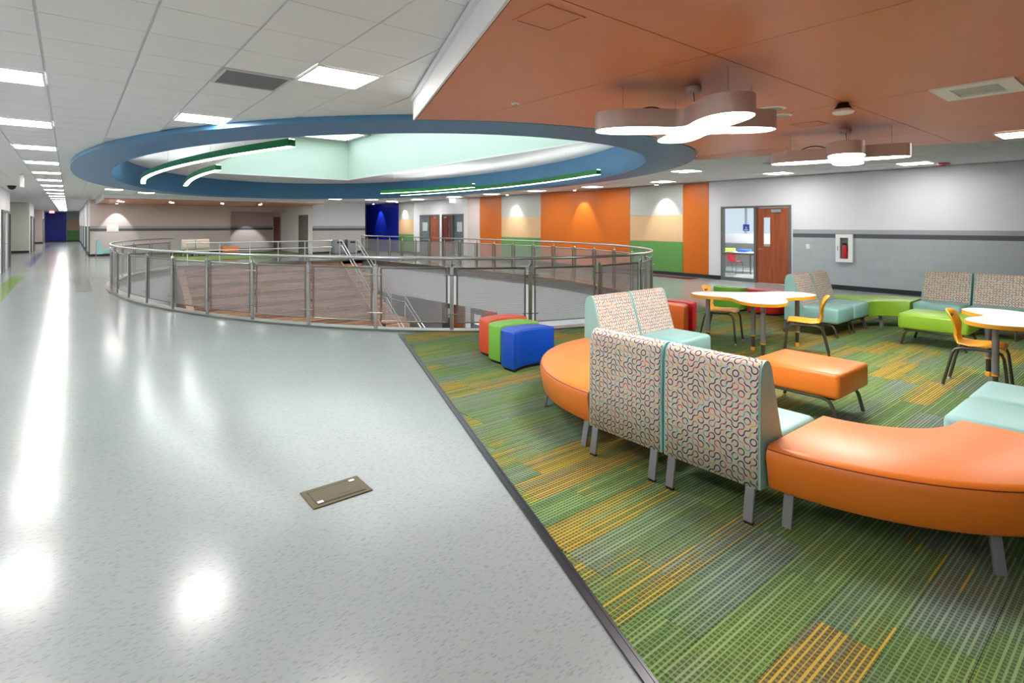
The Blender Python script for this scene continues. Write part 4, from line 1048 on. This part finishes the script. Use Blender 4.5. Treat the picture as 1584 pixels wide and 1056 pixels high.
bx('valve', 'plastic_black', -0.045, -0.01, 0.15, 0.24, 0.45, 0.5, ext); MB().tube([(-0.03, 0.15, 0.48), (-0.03, 0.11, 0.4), (-0.03, 0.125, 0.28)], 0.012, 6).build('hose', 'plastic_black', ext); bx('info_label', 'plastic_white', -0.05, -0.047, 0.17, 0.22, 0.2, 0.27, ext)
tag(bx('handle', 'steel', -0.07, -0.06, 0.34, 0.355, 0.3, 0.42, ext))
sw = thing('switch_plate', 'small white switch plate on the grey wall beside the wooden door', 'switch', (WX - 0.012, 6.5, 1.05)); bx('plate', 'plastic_white', -0.006, 0, -0.05, 0.05, 0, 0.13, sw, bevel=0.003); bx('toggle', 'plastic_white', -0.016, -0.006, -0.012, 0.012, 0.045, 0.085, sw)
al = thing('fire_strobe', 'red fire alarm strobe on the ceiling tiles near the grey wall', 'alarm', (14.8, 3.27, TZ - 0.012)); bx('housing', 'inlay_red', -0.06, 0.06, -0.1, 0.1, -0.05, 0, al, bevel=0.008); bx('lens', 'red_paint', -0.03, 0.03, -0.03, 0.03, -0.06, -0.05, al)
rg = thing('air_register', 'white louvred air register in the orange ceiling at right', 'air vent', (5.77, 1.05, OZ))
m = MB()
for x0, x1, y0, y1 in ((-0.3, 0.3, -0.26, -0.15), (-0.3, 0.3, 0.15, 0.26), (-0.3, -0.19, -0.15, 0.15), (0.19, 0.3, -0.15, 0.15)): m.box(x0, x1, y0, y1, -0.014, 0.0)
m.build('register_frame', 'plastic_white', rg); bx('register_back', 'plastic_black', -0.19, 0.19, -0.15, 0.15, -0.001, 0.0, rg)
for k in range(8): bx('louvre', 'plastic_white', -0.186 + k * 0.048, -0.162 + k * 0.048, -0.15, 0.15, -0.0045, -0.0025, rg)
for x, y, r_, lab in ((5.2, 2.47, 0.13, 'flat white disc speaker in the orange ceiling right of the near pendant'), (5.6, 2.56, 0.1, 'small white round ceiling speaker behind the disc speaker')):
    o = thing('ceiling_speaker', lab, 'speaker', (x, y, OZ)); MB().lathe([(r_ * 0.8, -0.012), (r_, -0.006), (r_, 0.0)], n=24).build('rim', 'plastic_white', o, smooth=True); MB().lathe([(r_ * 0.72, -0.016), (r_ * 0.75, -0.012)], n=24).build('grille', 'band_grey', o)
for x, y, lab in ((3.17, 3.85, 'small white sprinkler cover left of the near pendant'), (8.65, 4.1, 'small white sprinkler cover near the far edge of the orange ceiling')):
    o = thing('sprinkler', lab, 'sprinkler', (x, y, OZ)); MB().lathe([(0.035, -0.008), (0.04, 0.0)], n=16).build('cover', 'plastic_white', o, smooth=True); MB().lathe([(0.012, -0.025), (0.016, -0.008)], n=10).build('head', 'steel', o)
ap = thing('access_point', 'white puck on a black bracket where the orange panels meet', 'access point', (5.48, 1.95, OZ)); MB().lathe([(0.07, -0.05), (0.04, 0.0)], n=16).build('bracket', 'plastic_black', ap); MB().lathe([(0.04, -0.105), (0.075, -0.098), (0.09, -0.082), (0.085, -0.062), (0.05, -0.05)], n=28).build('puck', 'plastic_white', ap, smooth=True)
for x, y, w, lab in ((2.0, 2.15, 0.14, 'square access hatch in the orange ceiling near the white edge'), (6.35, 2.6, 0.15, 'square access hatch in the orange ceiling between the pendants')):
    o = thing('access_hatch', lab, 'hatch', (x, y, OZ)); m = MB(); 
    for x0, x1, y0, y1 in ((-w, w, -w, -w + 0.02), (-w, w, w - 0.02, w), (-w, -w + 0.02, -w + 0.02, w - 0.02), (w - 0.02, w, -w + 0.02, w - 0.02)): m.box(x0, x1, y0, y1, -0.006, 0)
    m.build('hatch_frame', 'orange_ceiling', o); bx('hatch_door', 'orange_ceiling', -w + 0.024, w - 0.024, -w + 0.024, w - 0.024, -0.004, 0, o)
for x, y, z, mt, lab in ((15.5, 24.0, 2.86, 'exit_white', 'white lit exit sign hung before the far doors'), (-1.2, 62.0, 2.72, 'exit_red', 'red lit exit sign before the blue end wall')):
    o = thing('exit_sign', lab, 'sign', (x, y, z)); bx('sign_body', mt, -0.17, 0.17, -0.03, 0.03, 0, 0.2, o); MB().tube([(0, 0, 0.2), (0, 0, TZ - z)], 0.012, 6).build('stem', 'plastic_white', o)
hs = thing('hanging_sign', 'white edge-on sign hanging from the corridor ceiling at left', 'sign', (-1.0, 19.8, 2.72)); bx('sign_body', 'plastic_white', -0.035, 0.035, -0.2, 0.2, 0, 0.34, hs, bevel=0.005)
dm = thing('dome_camera', 'black dome camera on the ceiling at the far left', 'camera', (-1.55, 25.5, TZ - 0.01)); MB().lathe([(0.03, -0.14), (0.09, -0.1), (0.11, -0.04), (0.11, 0.0)], n=18).build('dome', 'plastic_black', dm, smooth=True); MB().lathe([(0.13, -0.02), (0.13, 0.0)], n=18).build('dome_ring', 'plastic_black', dm)
for x, lab in ((12.05, 'grey recycling bin beside the stair head, left of two'), (12.85, 'grey recycling bin beside the stair head, right of two')):
    o = thing('recycling_bin', lab, 'bin', (x, 31.3, 0)); bx('bin_body', 'bin_grey', 0, 0.6, 0, 0.55, 0.03, 0.78, o, bevel=0.01); bx('bin_lid', 'bin_grey', -0.01, 0.61, -0.01, 0.56, 0.785, 0.83, o, bevel=0.01); bx('bin_base', 'plastic_black', 0.02, 0.58, 0.02, 0.53, 0, 0.03, o); bx('bin_opening', 'plastic_black', 0.15, 0.45, -0.004, 0.0, 0.62, 0.72, o)
tag(bx('wall_notice', 'plastic_white', 1.57, 2.1, 37.075, 37.087, 1.33, 1.73), 'white paper notice on the far wall above the small aqua chair', 'notice')

# ------------------------------------------------------------------ classroom behind the sidelight
struct(bx('wall_classroom_back', 'wall_white', 21.6, 21.7, 4, 9.8, 0, TZ)); cw2 = struct(bx('wall_classroom_window', 'wall_white', 21.6, 21.7, 9.8, 14.4, 0, 1.35)); bx('wall_section', 'wall_white', 21.6, 21.7, 9.8, 14.4, 2.45, TZ, cw2)
struct(bx('wall_classroom_left', 'wall_white', WX + 0.15, 21.6, 14.3, 14.4, 0, TZ)); struct(bx('wall_classroom_right', 'wall_white', WX + 0.15, 21.6, 4, 4.1, 0, TZ)); struct(bx('ceiling_classroom', 'tile_white', WX + 0.1, 21.7, 4, 14.4, TZ, TZ + 0.05))
wn = struct(bx('window_2', 'glass', 21.63, 21.64, 9.8, 14.4, 1.35, 2.45))
for y in (9.8, 11.3, 12.8, 14.3): bx('mullion', 'bin_grey', 21.6, 21.68, y, y + 0.07, 1.35, 2.45, wn)
o = thing('classroom_light', 'ceiling light inside the classroom behind the glass sidelight', 'ceiling light', (18.6, 9, TZ)); bx('diffuser', 'lamp_white', -0.6, 0.6, -1.5, 1.5, -0.02, -0.005, o); bx('light_frame', 'plastic_white', -0.63, 0.63, -1.53, 1.53, -0.012, 0, o)
o = thing('blue_notice', 'small blue notice stuck on the glass sidelight of the wooden door', 'notice', (WX + 0.026, 8.18, 1.52)); bx('sheet', 'stool_blue', -0.002, 0.0, 0, 0.2, 0, 0.2, o); bx('print', 'plastic_white', -0.003, -0.002, 0.04, 0.16, 0.03, 0.05, o); bx('print', 'chair_yellow', -0.003, -0.002, 0.07, 0.13, 0.08, 0.13, o)
o = thing('classroom_table', 'white classroom table with lime and blue tops seen through the sidelight', 'table', (18.6, 10.1, 0)); bx('table_top', 'table_white', -0.4, 0.4, -0.75, 0.75, 0.7, 0.74, o)
for x in (-0.35, 0.35):
    for y in (-0.7, 0.7): MB().tube([(x, y, 0), (x, y, 0.7)], 0.025, 8).build('leg', 'tube_dark', o)
tag(rbox(18.35, 18.75, 10.2, 10.6, 0.742, 0.86, 'lime_tray', 'vinyl_lime', None, 0.02), 'lime tray on the classroom table behind the sidelight', 'tray'); tag(rbox(18.35, 18.75, 9.6, 9.95, 0.742, 0.84, 'blue_tray', 'stool_blue', None, 0.02), 'blue tray on the classroom table behind the sidelight', 'tray')
tag(bx('classroom_cabinet', 'frame_grey', 20.9, 21.55, 9.9, 13.2, 0, 0.95), 'dark low cabinet under the classroom window', 'cabinet')
for k, (x, y) in enumerate(((17.8, 10.55), (17.8, 9.75), (17.85, 11.5))):
    o = copy_tree(ch0); o.location = (x, y, 0.0); o.rotation_euler = (0, 0, 0); tag(o, ('red', 'red', 'red')[k] + ' shell chair at the classroom table seen through the glass, ' + ('middle', 'right', 'left')[k] + ' one', group='red classroom chairs')
    for c in o.children:
        if c.name.startswith('shell'):
            c.data = c.data.copy(); c.data.materials[0] = MATS['stool_red']
